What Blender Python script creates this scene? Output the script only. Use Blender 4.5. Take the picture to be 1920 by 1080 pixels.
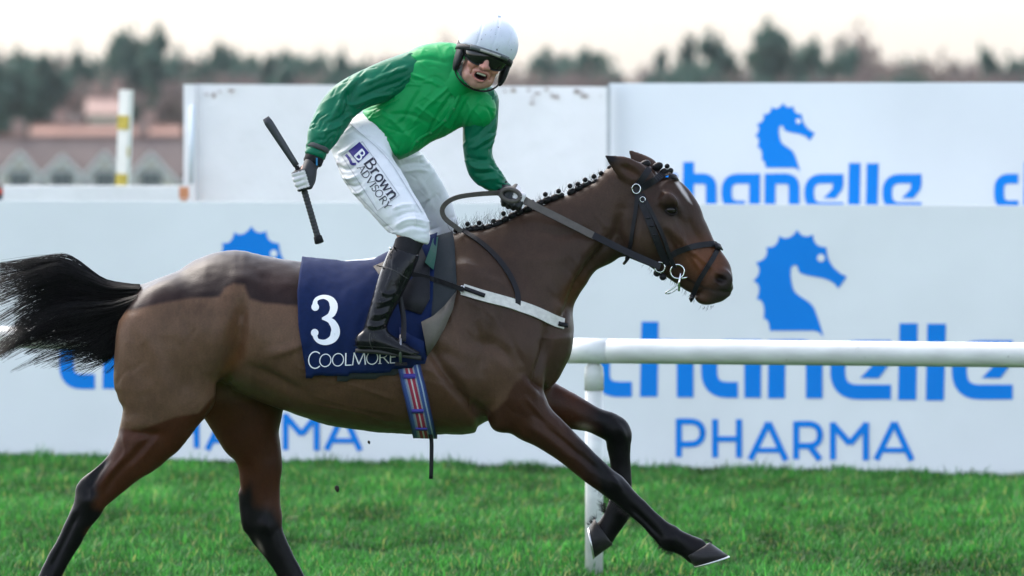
import bpy, math, random
import numpy as np
from mathutils import Vector, Matrix, Euler
from mathutils.bvhtree import BVHTree

for o in list(bpy.data.objects):
    bpy.data.objects.remove(o)
scene = bpy.context.scene
COL = scene.collection
R = math.radians
rng = np.random.default_rng(7)
random.seed(7)

# ---------------------------------------------------------------- camera
CAM_H, CAM_D, FPX = 2.14, 32.0, 16000.0          # camera height, distance to horse, focal length in 1920-px units
PITCH = math.atan(360.0 / FPX)
cam = bpy.data.cameras.new('camera')
cam.lens = FPX / 1920 * 36
cam.sensor_width = 36
cam.clip_start = 0.5
cam.clip_end = 6000
cam.dof.use_dof = True
cam.dof.focus_distance = 31.8
cam.dof.aperture_fstop = 5.6
camo = bpy.data.objects.new('camera', cam)
COL.objects.link(camo)
camo.location = (0, -CAM_D, CAM_H)
camo.rotation_euler = (math.pi / 2 - PITCH, 0, 0)
scene.camera = camo

# ---------------------------------------------------------------- sky, sun, exposure
SUN_EL, SUN_AZ = R(50), R(-42)      # low winter sun behind the trees (azimuth measured from +Y towards +X)
world = bpy.data.worlds.new('World')
scene.world = world
world.use_nodes = True
nt = world.node_tree
sky = nt.nodes.new('ShaderNodeTexSky')
sky.sky_type = 'NISHITA'
sky.sun_disc = False
sky.sun_elevation = SUN_EL
sky.sun_rotation = SUN_AZ
sky.air_density = 1.0
sky.dust_density = 3.0
sky.ozone_density = 1.0
bg = nt.nodes['Background']
bg.inputs['Strength'].default_value = 0.15
hsv = nt.nodes.new('ShaderNodeHueSaturation')      # thin high cloud: the whole sky a little paler
hsv.inputs['Saturation'].default_value = 0.64
nt.links.new(sky.outputs[0], hsv.inputs['Color'])
nt.links.new(hsv.outputs[0], bg.inputs[0])
sl = bpy.data.lights.new('sun', 'SUN')
sl.energy = 0.7
sl.angle = R(40)
sl.color = (1.0, 0.93, 0.84)
so = bpy.data.objects.new('sun', sl)
COL.objects.link(so)
sdir = Vector((math.sin(SUN_AZ) * math.cos(SUN_EL), math.cos(SUN_AZ) * math.cos(SUN_EL), math.sin(SUN_EL)))
so.rotation_euler = (-sdir).to_track_quat('-Z', 'Y').to_euler()
so.location = sdir * 50
vs = scene.view_settings
vs.view_transform = 'Standard'
vs.look = 'None'
vs.gamma = 1
vs.exposure = 1.86

# ---------------------------------------------------------------- pixel <-> place helpers (1920x1080 photograph units)
_cf = np.array([0, math.cos(PITCH), -math.sin(PITCH)])
_cu = np.array([0, math.sin(PITCH), math.cos(PITCH)])
_cp = np.array([0, -CAM_D, CAM_H])
def ray(px, py):
    return _cf + (px - 960) / FPX * np.array([1., 0, 0]) - (py - 540) / FPX * _cu
def P(px, py, Y=0.0):
    d = ray(px, py)
    return _cp + d * ((Y + CAM_D) / d[1])
def on_line(px, py, p0, ang):
    """point where the pixel ray meets the vertical plane through p0=(x,y), turned by ang"""
    d = ray(px, py)
    n = np.array([math.sin(ang), math.cos(ang), 0])
    t = np.dot(np.array([p0[0], p0[1], 0]) - _cp, n) / np.dot(d, n)
    return _cp + d * t
def to_px(v):
    q = v - _cp
    w = q @ _cf
    return 960 + q[:, 0] / w * FPX, 540 - (q @ _cu) / w * FPX
S = 1 / 500.0     # metres per photograph pixel at the horse

# ---------------------------------------------------------------- object helpers
def link(o, parent=None):
    COL.objects.link(o)
    if parent is not None:
        o.parent = parent
    return o
def tag(o, label=None, cat=None, group=None, kind=None):
    if label: o['label'] = label
    if cat: o['category'] = cat
    if group: o['group'] = group
    if kind: o['kind'] = kind
    return o
def empty(name, loc=(0, 0, 0), parent=None):
    o = bpy.data.objects.new(name, None)
    o.empty_display_size = 0.1
    o.location = loc
    return link(o, parent)
def mesh_np(name, V, F, mat=None, parent=None, smooth=True, attr=None):
    """V (n,3) array, F (m,3|4) array or list of faces"""
    me = bpy.data.meshes.new(name)
    V = np.asarray(V, dtype=np.float32)
    if isinstance(F, np.ndarray):
        k = F.shape[1]
        me.vertices.add(len(V)); me.vertices.foreach_set('co', V.ravel())
        me.loops.add(F.size); me.loops.foreach_set('vertex_index', F.astype(np.int32).ravel())
        me.polygons.add(len(F))
        me.polygons.foreach_set('loop_start', np.arange(0, F.size, k, dtype=np.int32))
        me.polygons.foreach_set('loop_total', np.full(len(F), k, dtype=np.int32))
        me.update(calc_edges=True)
    else:
        me.from_pydata([tuple(v) for v in V], [], F)
    if smooth:
        me.polygons.foreach_set('use_smooth', np.ones(len(me.polygons), dtype=bool))
    if attr is not None:
        for k, a in attr.items():
            if a.ndim == 2:
                at = me.color_attributes.new(k, 'FLOAT_COLOR', 'POINT')
                c = np.ones((len(V), 4), dtype=np.float32); c[:, :3] = a
                at.data.foreach_set('color', c.ravel())
            else:
                at = me.attributes.new(k, 'FLOAT', 'POINT')
                at.data.foreach_set('value', a.astype(np.float32))
    me.validate()
    if mat is not None:
        me.materials.append(mat)
    o = bpy.data.objects.new(name, me)
    return link(o, parent)

class MB:
    """collects simple shapes into one mesh"""
    def __init__(s): s.v = []; s.f = []
    def add(s, V, F):
        n = len(s.v); s.v += [tuple(map(float, p)) for p in V]; s.f += [tuple(i + n for i in f) for f in F]; return s
    def box(s, c, h, M=None):
        M = M or Matrix()
        V = [M @ Vector((c[0] + sx * h[0], c[1] + sy * h[1], c[2] + sz * h[2])) for sx in (-1, 1) for sy in (-1, 1) for sz in (-1, 1)]
        return s.add(V, [(0, 1, 3, 2), (4, 6, 7, 5), (0, 4, 5, 1), (2, 3, 7, 6), (0, 2, 6, 4), (1, 5, 7, 3)])
    def tube(s, pts, rad, n=10, cap=True):
        V, F = tube_geo(pts, rad, n, cap); return s.add(V, F)
    def ribbon3(s, pts, side, w, th):
        """flat strap: pts centre line, side = vectors across, w half width, th thickness (along side x tangent)"""
        V, F = strap_geo(pts, side, w, th); return s.add(V, F)
    def build(s, name, mat, parent=None, smooth=True):
        return mesh_np(name, np.array(s.v), s.f, mat, parent, smooth)

def frames(pts):
    pts = np.asarray(pts, float)
    T = np.gradient(pts, axis=0)
    T /= np.linalg.norm(T, axis=1)[:, None] + 1e-12
    a = np.array([0, 0, 1.]) if abs(T[0][2]) < 0.9 else np.array([1., 0, 0])
    N = np.zeros_like(pts); B = np.zeros_like(pts)
    for i in range(len(pts)):
        n = a - T[i] * np.dot(a, T[i]); n /= np.linalg.norm(n) + 1e-12
        N[i] = n; B[i] = np.cross(T[i], n); a = n
    return T, N, B
def tube_geo(pts, rad, n=10, cap=True):
    pts = np.asarray(pts, float); rad = np.broadcast_to(rad, (len(pts),))
    T, N, B = frames(pts)
    V = []; F = []
    for i in range(len(pts)):
        for k in range(n):
            a = 2 * math.pi * k / n
            V.append(pts[i] + rad[i] * (math.cos(a) * N[i] + math.sin(a) * B[i]))
    for i in range(len(pts) - 1):
        for k in range(n):
            k2 = (k + 1) % n
            F.append((i * n + k, i * n + k2, (i + 1) * n + k2, (i + 1) * n + k))
    if cap:
        F.append(tuple(range(n - 1, -1, -1))); F.append(tuple((len(pts) - 1) * n + k for k in range(n)))
    return V, F
def strap_geo(pts, side, w, th):
    pts = np.asarray(pts, float); side = np.asarray(side, float)
    w = np.broadcast_to(w, (len(pts),))
    T = np.gradient(pts, axis=0); T /= np.linalg.norm(T, axis=1)[:, None] + 1e-12
    sd = side - T * np.sum(side * T, axis=1)[:, None]; sd /= np.linalg.norm(sd, axis=1)[:, None] + 1e-12
    nn = np.cross(T, sd)
    V = []; F = []
    for i in range(len(pts)):
        V += [pts[i] + sd[i] * w[i] + nn[i] * th / 2, pts[i] - sd[i] * w[i] + nn[i] * th / 2,
              pts[i] - sd[i] * w[i] - nn[i] * th / 2, pts[i] + sd[i] * w[i] - nn[i] * th / 2]
    for i in range(len(pts) - 1):
        a, b = 4 * i, 4 * i + 4
        for k in range(4):
            k2 = (k + 1) % 4
            F.append((a + k, b + k, b + k2, a + k2))
    F += [(0, 1, 2, 3), tuple(4 * (len(pts) - 1) + k for k in (3, 2, 1, 0))]
    return V, F
def catmull(pts, n=8):
    """Catmull-Rom resample rows of pts"""
    p = np.asarray(pts, float)
    p = np.vstack([2 * p[0] - p[1], p, 2 * p[-1] - p[-2]])
    out = []
    for i in range(1, len(p) - 2):
        t = np.linspace(0, 1, n, endpoint=False)[:, None]
        a, b, c, d = p[i - 1], p[i], p[i + 1], p[i + 2]
        out.append(0.5 * ((2 * b) + (-a + c) * t + (2 * a - 5 * b + 4 * c - d) * t ** 2 + (-a + 3 * b - 3 * c + d) * t ** 3))
    out.append(p[-2][None])
    return np.vstack(out)

# ---------------------------------------------------------------- implicit-surface sculpting
class Sculpt:
    def __init__(s, xs, ys, zs):
        s.xs, s.ys, s.zs = [np.asarray(a, np.float32) for a in (xs, ys, zs)]
        s.F = np.full((len(xs), len(ys), len(zs)), 10.0, np.float32)
    def _sub(s, lo, hi):
        r = []
        for a, l, h in zip((s.xs, s.ys, s.zs), lo, hi):
            i0 = max(0, np.searchsorted(a, l) - 1); i1 = min(len(a), np.searchsorted(a, h) + 1)
            r.append(slice(i0, i1))
        return tuple(r)
    def _mix(s, sl, d, k, op):
        A = s.F[sl]
        if op == 'sub':
            d = -d
            h = np.clip(0.5 - 0.5 * (d - A) / k, 0, 1) if k > 0 else (A > d).astype(np.float32)
            s.F[sl] = d * (1 - h) + A * h + k * h * (1 - h)
        else:
            h = np.clip(0.5 + 0.5 * (d - A) / k, 0, 1)
            s.F[sl] = d * (1 - h) + A * h - k * h * (1 - h)
    def loft(s, st, k=0.03, op='add', grow=0.0, n=6, pw=2.0):
        """st rows: (px, py, half-thickness px, half-width m, y0 [, egg]); a bent, tapering body with elliptical sections"""
        rows = []
        for r in st:
            px, py, a, b, y0 = r[:5]
            q = P(px, py, y0)
            rows.append((q[0], q[2], a * S * (CAM_D + y0) / CAM_D + grow, b + grow, y0, r[5] if len(r) > 5 else 0.0))
        c = catmull(rows, n)
        m = 0.02 + k + max(c[:, 2].max(), 0)
        yb = c[:, 3].max() * 1.35 + k + 0.02
        sl = s._sub((c[:, 0].min() - m, (c[:, 4]).min() - yb, c[:, 1].min() - m), (c[:, 0].max() + m, c[:, 4].max() + yb, c[:, 1].max() + m))
        X, Z = np.meshgrid(s.xs[sl[0]], s.zs[sl[2]], indexing='ij')
        best = np.full(X.shape, 1e9, np.float32); V = np.zeros_like(X); par = np.zeros(X.shape + (4,), np.float32)
        for i in range(len(c) - 1):
            ax, az = c[i, :2]; dx, dz = c[i + 1, :2] - c[i, :2]
            L2 = dx * dx + dz * dz + 1e-12
            t = np.clip(((X - ax) * dx + (Z - az) * dz) / L2, 0, 1)
            rx, rz = X - (ax + t * dx), Z - (az + t * dz)
            d2 = rx * rx + rz * rz
            m_ = d2 < best
            best = np.where(m_, d2, best)
            sg = np.sign(dx * rz - dz * rx)
            V = np.where(m_, sg * np.sqrt(d2), V)
            q = c[i, 2:6] + t[..., None] * (c[i + 1, 2:6] - c[i, 2:6])
            par = np.where(m_[..., None], q, par)
        a = par[..., 0][:, None, :]; b = par[..., 1][:, None, :]; y0 = par[..., 2][:, None, :]; eg = par[..., 3][:, None, :]
        v = V[:, None, :]
        Y = s.ys[sl[1]][None, :, None] - y0
        bb = b * np.clip(1 + eg * np.clip(v / a, -1.2, 1.2), 0.25, 2)
        if pw == 2.0:
            rho = np.sqrt((v / a) ** 2 + (Y / bb) ** 2) + 1e-6
        else:
            rho = (np.abs(v / a) ** pw + np.abs(Y / bb) ** pw) ** (1 / pw) + 1e-6
        g = np.sqrt(v ** 2 / a ** 4 + Y ** 2 / bb ** 4) / rho + 1e-4
        d = np.clip((rho - 1) / g, -np.minimum(a, bb), 10).astype(np.float32)
        s._mix(sl, d, k, op)
    def _pts(s, lo, hi):
        sl = s._sub(lo, hi)
        X, Y, Z = np.meshgrid(s.xs[sl[0]], s.ys[sl[1]], s.zs[sl[2]], indexing='ij')
        return sl, X, Y, Z
    def ell(s, c, r, k=0.03, op='add', rot=None, M=None, grow=0.0):
        """ellipsoid: centre c (m), radii r, rot Euler degrees (xyz); M = 4x4 frame"""
        r = np.array(r, float) + grow
        mat = Matrix.Translation(Vector(c))
        if rot is not None:
            mat = mat @ Euler([R(a) for a in rot]).to_matrix().to_4x4()
        if M is not None: mat = M @ mat
        cc = np.array(mat.translation); m = max(r) + k + 0.02
        sl, X, Y, Z = s._pts(cc - m, cc + m)
        if X.size == 0: return
        inv = np.array(mat.inverted())
        x = inv[0, 0] * X + inv[0, 1] * Y + inv[0, 2] * Z + inv[0, 3]
        y = inv[1, 0] * X + inv[1, 1] * Y + inv[1, 2] * Z + inv[1, 3]
        z = inv[2, 0] * X + inv[2, 1] * Y + inv[2, 2] * Z + inv[2, 3]
        rho = np.sqrt((x / r[0]) ** 2 + (y / r[1]) ** 2 + (z / r[2]) ** 2) + 1e-6
        g = np.sqrt(x ** 2 / r[0] ** 4 + y ** 2 / r[1] ** 4 + z ** 2 / r[2] ** 4) / rho + 1e-4
        s._mix(sl, np.clip((rho - 1) / g, -min(r), 10).astype(np.float32), k, op)
    def chain(s, pts, rad, k=0.01, op='add', M=None, grow=0.0):
        """round capsule chain through 3-D points"""
        pts = [np.array((M @ Vector(p)) if M is not None else p, float) for p in pts]
        rad = [q + grow for q in np.broadcast_to(rad, (len(pts),))]
        m = max(rad) + k + 0.02
        A = np.array(pts)
        sl, X, Y, Z = s._pts(A.min(0) - m, A.max(0) + m)
        if X.size == 0: return
        D = np.full(X.shape, 10, np.float32)
        for i in range(len(pts) - 1):
            a, ab = pts[i], pts[i + 1] - pts[i]
            t = np.clip(((X - a[0]) * ab[0] + (Y - a[1]) * ab[1] + (Z - a[2]) * ab[2]) / (ab @ ab + 1e-12), 0, 1)
            d = np.sqrt((X - a[0] - t * ab[0]) ** 2 + (Y - a[1] - t * ab[1]) ** 2 + (Z - a[2] - t * ab[2]) ** 2) - (rad[i] + t * (rad[i + 1] - rad[i]))
            D = np.minimum(D, d)
        s._mix(sl, D.astype(np.float32), k, op)
    def cut(s, p, n, k=0.004):
        """keep the side the normal n points to"""
        n = np.array(n, float); n /= np.linalg.norm(n)
        d = ((s.xs[:, None, None] - p[0]) * n[0] + (s.ys[None, :, None] - p[1]) * n[1] + (s.zs[None, None, :] - p[2]) * n[2]).astype(np.float32)
        s.F = np.maximum(s.F, -d)
    def mesh(s, smooth=2):
        F = s.F; sg = F < 0
        n = np.zeros(tuple(q - 1 for q in F.shape), np.int8)
        for i in (0, 1):
            for j in (0, 1):
                for k in (0, 1):
                    n += sg[i:F.shape[0] - 1 + i, j:F.shape[1] - 1 + j, k:F.shape[2] - 1 + k]
        I, J, K = np.nonzero((n > 0) & (n < 8))
        idx = np.full(n.shape, -1, np.int32); idx[I, J, K] = np.arange(len(I))
        acc = np.zeros((len(I), 3)); cnt = np.zeros(len(I))
        cor = [(i, j, k) for i in (0, 1) for j in (0, 1) for k in (0, 1)]
        for a in cor:
            for ax in range(3):
                if a[ax]: continue
                b = list(a); b[ax] = 1
                fa = F[I + a[0], J + a[1], K + a[2]]; fb = F[I + b[0], J + b[1], K + b[2]]
                m = (fa < 0) != (fb < 0)
                t = np.where(m, fa / np.where(m, fa - fb, 1), 0)
                pa = np.stack([s.xs[I + a[0]], s.ys[J + a[1]], s.zs[K + a[2]]], 1).astype(float)
                pb = np.stack([s.xs[I + b[0]], s.ys[J + b[1]], s.zs[K + b[2]]], 1).astype(float)
                acc += np.where(m[:, None], pa + t[:, None] * (pb - pa), 0); cnt += m
        V = acc / cnt[:, None]
        Q = []
        for ax in range(3):
            d = np.diff(sg.astype(np.int8), axis=ax)
            E = np.array(np.nonzero(d)).T
            o1, o2 = [(1, 2), (2, 0), (0, 1)][ax]
            ok = (E[:, o1] > 0) & (E[:, o2] > 0) & (E[:, o1] < n.shape[o1]) & (E[:, o2] < n.shape[o2])
            E = E[ok]; sign = d[tuple(E.T)]
            def cell(q1, q2):
                C = E.copy(); C[:, o1] -= q1; C[:, o2] -= q2
                return idx[tuple(C.T)]
            q = np.stack([cell(1, 1), cell(0, 1), cell(0, 0), cell(1, 0)], 1)
            q[sign < 0] = q[sign < 0][:, ::-1]
            Q.append(q)
        Q = np.vstack(Q)
        Q = Q[(Q >= 0).all(1)]
        Q = Q[:, ::-1].copy()
        V = lap(V, Q, smooth)
        return V, Q
def lap(V, Q, it, lam=0.5):
    if it <= 0: return V
    e0 = np.concatenate([Q[:, i] for i in range(4)]); e1 = np.concatenate([Q[:, (i + 1) % 4] for i in range(4)])
    a = np.concatenate([e0, e1]); b = np.concatenate([e1, e0])
    deg = np.bincount(a, minlength=len(V)).astype(float); deg[deg == 0] = 1
    for _ in range(it):
        M = np.stack([np.bincount(a, weights=V[b, i], minlength=len(V)) for i in range(3)], 1) / deg[:, None]
        V = V + lam * (M - V)
    return V
def normals(V, Q):
    n = np.cross(V[Q[:, 2]] - V[Q[:, 0]], V[Q[:, 3]] - V[Q[:, 1]])
    N = np.stack([sum(np.bincount(Q[:, c], weights=n[:, i], minlength=len(V)) for c in range(4)) for i in range(3)], 1)
    return N / (np.linalg.norm(N, axis=1)[:, None] + 1e-12)
def axis(lo, hi, h, fine=()):
    """grid coordinates with finer spacing inside the given (lo, hi, h) spans"""
    out = [lo]
    while out[-1] < hi:
        st = h
        for a, b, f in fine:
            if a <= out[-1] <= b: st = min(st, f)
        out.append(out[-1] + st)
    return np.array(out)
def polydist(x, y, pts):
    """distance to a polyline (photograph pixels) and the parameter along it"""
    pts = np.asarray(pts, float); D = np.full(len(x), 1e9)
    for i in range(len(pts) - 1):
        a, d = pts[i], pts[i + 1] - pts[i]
        t = np.clip(((x - a[0]) * d[0] + (y - a[1]) * d[1]) / (d @ d + 1e-9), 0, 1)
        D = np.minimum(D, np.hypot(x - a[0] - t * d[0], y - a[1] - t * d[1]))
    return D
def inside(x, y, poly):
    poly = np.asarray(poly, float); r = np.zeros(len(x), bool); j = len(poly) - 1
    for i in range(len(poly)):
        (xi, yi), (xj, yj) = poly[i], poly[j]
        c = ((yi > y) != (yj > y)) & (x < (xj - xi) * (y - yi) / (yj - yi + 1e-12) + xi)
        r ^= c; j = i
    return r
def mask(x, y, poly, soft):
    d = polydist(x, y, list(poly) + [poly[0]])
    sd = np.where(inside(x, y, poly), d, -d)
    return np.clip(0.5 + sd / (2 * soft + 1e-6), 0, 1)
def blob(x, y, cx, cy, rx, ry, ang=0):
    c, s_ = math.cos(R(ang)), math.sin(R(ang))
    u = ((x - cx) * c + (y - cy) * s_) / rx; v = (-(x - cx) * s_ + (y - cy) * c) / ry
    return np.exp(-(u * u + v * v))
def vnoise(p, seed=0):
    """smooth value noise on (n,3) points"""
    i = np.floor(p).astype(np.int64); f = p - i; f = f * f * (3 - 2 * f)
    def h(a):
        q = (a[:, 0] * 374761393 + a[:, 1] * 668265263 + a[:, 2] * 2147483647 + seed * 974634777) & 0xffffffff
        q = ((q ^ (q >> 13)) * 1274126177) & 0xffffffff
        return ((q ^ (q >> 16)) & 0xffff) / 65535.0
    r = 0
    for dx in (0, 1):
        for dy in (0, 1):
            for dz in (0, 1):
                w = (f[:, 0] if dx else 1 - f[:, 0]) * (f[:, 1] if dy else 1 - f[:, 1]) * (f[:, 2] if dz else 1 - f[:, 2])
                r = r + w * h(i + np.array([dx, dy, dz]))
    return r * 2 - 1
def bvh_of(V, Q):
    return BVHTree.FromPolygons([tuple(v) for v in V.tolist()], Q.tolist())

# ---------------------------------------------------------------- materials
def sr(r, g, b):
    """8-bit sRGB to linear"""
    f = lambda c: (c / 255 / 12.92) if c / 255 <= 0.04045 else ((c / 255 + 0.055) / 1.055) ** 2.4
    return (f(r), f(g), f(b))
def mat(name, col=(0.5, 0.5, 0.5), rough=0.6, metal=0.0, noise=0.0, nscale=8.0, bump=0.0, bscale=60.0, bdist=0.004, attr=None,
        spec=0.5, coat=0.0, sheen=0.0, stretch=(1, 1, 1), col2=None, trans=0.0, bdetail=4, specks=0.0, sscale=110.0):
    m = bpy.data.materials.new(name); m.use_nodes = True
    t = m.node_tree; b = t.nodes['Principled BSDF']
    b.inputs['Roughness'].default_value = rough; b.inputs['Metallic'].default_value = metal
    b.inputs['Specular IOR Level'].default_value = spec
    b.inputs['Coat Weight'].default_value = coat; b.inputs['Coat Roughness'].default_value = 0.08
    b.inputs['Sheen Weight'].default_value = sheen
    if trans: b.inputs['Transmission Weight'].default_value = trans
    tc = t.nodes.new('ShaderNodeTexCoord'); mp = t.nodes.new('ShaderNodeMapping')
    mp.inputs['Scale'].default_value = stretch
    t.links.new(tc.outputs['Object'], mp.inputs[0])
    src = None
    if attr:
        a = t.nodes.new('ShaderNodeAttribute'); a.attribute_name = attr; src = a.outputs['Color']
    if noise or col2:
        n = t.nodes.new('ShaderNodeTexNoise'); n.inputs['Scale'].default_value = nscale; n.inputs['Detail'].default_value = 5
        t.links.new(mp.outputs[0], n.inputs[0])
        mx = t.nodes.new('ShaderNodeMix'); mx.data_type = 'RGBA'
        if col2:
            rm = t.nodes.new('ShaderNodeValToRGB'); rm.color_ramp.elements[0].position = 0.38; rm.color_ramp.elements[1].position = 0.62
            t.links.new(n.outputs['Fac'], rm.inputs[0])
            t.links.new(rm.outputs[0], mx.inputs[0])
            mx.inputs[6].default_value = (*col, 1); mx.inputs[7].default_value = (*col2, 1)
        else:
            mx.blend_type = 'MULTIPLY'; mx.inputs[0].default_value = 1.0
            rm = t.nodes.new('ShaderNodeMapRange'); rm.inputs[1].default_value = 0.25; rm.inputs[2].default_value = 0.75
            rm.inputs[3].default_value = 1 - noise; rm.inputs[4].default_value = 1 + noise
            t.links.new(n.outputs['Fac'], rm.inputs[0])
            if src: t.links.new(src, mx.inputs[6])
            else: mx.inputs[6].default_value = (*col, 1)
            t.links.new(rm.outputs[0], mx.inputs[7])
        src = mx.outputs[2]
    if specks:                                   # splashes of mud
        n3 = t.nodes.new('ShaderNodeTexNoise'); n3.inputs['Scale'].default_value = sscale; n3.inputs['Detail'].default_value = 2
        t.links.new(tc.outputs['Object'], n3.inputs[0])
        r3 = t.nodes.new('ShaderNodeMapRange'); r3.inputs[1].default_value = specks; r3.inputs[2].default_value = specks + .03
        t.links.new(n3.outputs['Fac'], r3.inputs[0])
        m3 = t.nodes.new('ShaderNodeMix'); m3.data_type = 'RGBA'; t.links.new(r3.outputs[0], m3.inputs[0])
        if src: t.links.new(src, m3.inputs[6])
        else: m3.inputs[6].default_value = (*col, 1)
        m3.inputs[7].default_value = (.05, .04, .03, 1); src = m3.outputs[2]
    if src: t.links.new(src, b.inputs['Base Color'])
    else: b.inputs['Base Color'].default_value = (*col, 1)
    if bump:
        n2 = t.nodes.new('ShaderNodeTexNoise'); n2.inputs['Scale'].default_value = bscale; n2.inputs['Detail'].default_value = bdetail
        t.links.new(mp.outputs[0], n2.inputs[0])
        bp = t.nodes.new('ShaderNodeBump'); bp.inputs['Strength'].default_value = bump; bp.inputs['Distance'].default_value = bdist
        t.links.new(n2.outputs['Fac'], bp.inputs['Height']); t.links.new(bp.outputs[0], b.inputs['Normal'])
    return m
# ================================================================ SETTING
BOARD_P0, BOARD_A = (0.0, 17.0), R(23)
M_print = mat('print_blue', sr(0, 128, 222), 0.6, noise=0.03, nscale=3, spec=.15)
M_banner = mat('banner_vinyl', (0.79, 0.80, 0.81), 0.55, noise=0.06, nscale=1.2, bump=0.25, bscale=3, bdist=0.02)
M_banner2 = mat('banner_vinyl_upper', (0.72, 0.75, 0.78), 0.55, noise=0.05, nscale=1.2, bump=0.2, bscale=3, bdist=0.02)
M_wallw = mat('weathered_white_paint', (0.76, 0.75, 0.75), 0.8, noise=0.08, nscale=1.4, bump=0.4, bscale=9, bdist=0.02)
M_steel = mat('galvanised_steel', (0.42, 0.44, 0.46), 0.45, 0.8, noise=0.1)
M_rail = mat('rail_plastic', (0.62, 0.62, 0.60), 0.38, noise=0.16, nscale=6, bump=0.12, bscale=30, stretch=(0.4, 3, 3), specks=.74, sscale=50)

def smooth01(t): t = np.clip(t, 0, 1); return t * t * (3 - 2 * t)
def ground_z(x, y):
    x = np.asarray(x, float); y = np.asarray(y, float)
    z = -9.0 * smooth01((y - 60) / 420) - 3.5 * smooth01((y - 520) / 250)
    z = z + 9.0 * smooth01((y - 900) / 900)
    return z
# ground: one sheet out to the horizon
gx = np.unique(np.concatenate([np.linspace(-2500, 2500, 60), np.linspace(-60, 60, 60)]))
gy = np.unique(np.concatenate([np.linspace(-400, 4500, 70), np.linspace(-40, 900, 110)]))
GX, GY = np.meshgrid(gx, gy, indexing='ij')
V = np.stack([GX, GY, ground_z(GX, GY)], -1).reshape(-1, 3)
ii, jj = np.meshgrid(np.arange(len(gx) - 1), np.arange(len(gy) - 1), indexing='ij')
q = (ii * len(gy) + jj).ravel()
Fq = np.stack([q, q + len(gy), q + len(gy) + 1, q + 1], 1)
M_ground = mat('turf_soil', (0.030, 0.080, 0.014), 0.9, spec=.1, col2=(0.018, 0.050, 0.010), nscale=3.0, bump=0.6, bscale=25, bdist=0.03)
tag(mesh_np('ground', V, Fq, M_ground), 'green racecourse turf ground running out to the far fields', 'ground', kind='structure')

# ---- grass blades
def grass_patch(name, n, region, hmin, hmax, wid, label, seed, hole=0):
    g = np.random.default_rng(seed)
    x0, x1, y0, y1 = region
    x = g.uniform(x0, x1, n); y = g.uniform(y0, y1, n)
    # keep in front of the hoarding line
    keep = y < BOARD_P0[1] - x * math.tan(BOARD_A) - 0.06
    keep &= np.abs(x) >= hole
    x, y = x[keep], y[keep]; n = len(x)
    cl = vnoise(np.stack([x * 1.6, y * 0.9, x * 0], 1), 3) * 0.4 + vnoise(np.stack([x * 6.5, y * 3.5, x * 0], 1), 5) * 0.6
    h = g.uniform(hmin, hmax, n) * (1 + 0.75 * cl)
    h = h * np.where(g.random(n) < .06, 1.6, 1.0)
    az = g.uniform(0, 2 * math.pi, n); lean = g.uniform(0.1, 1.0, n) * h
    wx, wy = np.cos(az + 1.57), np.sin(az + 1.57)
    w = wid * g.uniform(0.6, 1.3, n)
    z = ground_z(x, y)
    b = np.stack([x, y, z], 1); wv = np.stack([wx * w, wy * w, wx * 0], 1)
    d = np.stack([np.cos(az) * lean, np.sin(az) * lean, h], 1)
    mid = b + d * np.array([0.35, 0.35, 0.62])
    V = np.stack([b - wv, b + wv, mid + wv * 0.8, mid - wv * 0.8, b + d], 1).reshape(-1, 3)
    i = np.arange(n) * 5
    T = np.concatenate([np.stack([i, i + 1, i + 2], 1), np.stack([i, i + 2, i + 3], 1), np.stack([i + 3, i + 2, i + 4], 1)])
    hue = g.uniform(0, 1, n)
    c1, c2, c3 = np.array([0.012, 0.080, 0.014]), np.array([0.052, 0.228, 0.036]), np.array([0.19, 0.24, 0.07])
    col = (c1 + (c2 - c1) * hue[:, None]) * g.uniform(.6, 1.35, n)[:, None]
    dry = (g.uniform(0, 1, n) < 0.07 + 0.06 * (cl < -0.2))[:, None]
    col = np.where(dry, c3, col) * (1 + 0.85 * cl)[:, None]
    C = np.repeat(col, 5, axis=0)
    o = mesh_np(name, V, T, M_grass, smooth=False, attr={'col': C})
    return tag(o, label, 'grass', kind='stuff')
def leafmat(name, tr=0.5, attr='col', rough=0.6):
    m = bpy.data.materials.new(name); m.use_nodes = True; t = m.node_tree
    b = t.nodes['Principled BSDF']; b.inputs['Roughness'].default_value = rough; b.inputs['Specular IOR Level'].default_value = 0.25
    a = t.nodes.new('ShaderNodeAttribute'); a.attribute_name = attr
    tl = t.nodes.new('ShaderNodeBsdfTranslucent'); mx = t.nodes.new('ShaderNodeMixShader'); mx.inputs[0].default_value = tr
    t.links.new(a.outputs['Color'], b.inputs['Base Color']); t.links.new(a.outputs['Color'], tl.inputs[0])
    t.links.new(b.outputs[0], mx.inputs[1]); t.links.new(tl.outputs[0], mx.inputs[2])
    t.links.new(mx.outputs[0], t.nodes['Material Output'].inputs['Surface'])
    return m
M_grass = leafmat('grass_blade', 0.45)
grass_patch('grass', 330000, (-4.2, 4.2, 4.6, 20.0), 0.026, 0.056, 0.0044, 'short green turf grass between the white rail and the hoardings', 1)
grass_patch('grass', 60000, (-4.5, 4.5, -4.0, 4.6), 0.04, 0.08, 0.004, 'short green turf grass under the galloping horse', 2)

grass_patch('grass', 190000, (-13, 13, -5.0, 22.0), 0.03, 0.07, 0.006, 'turf grass further along the course on either side', 3, hole=4.2)

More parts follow.
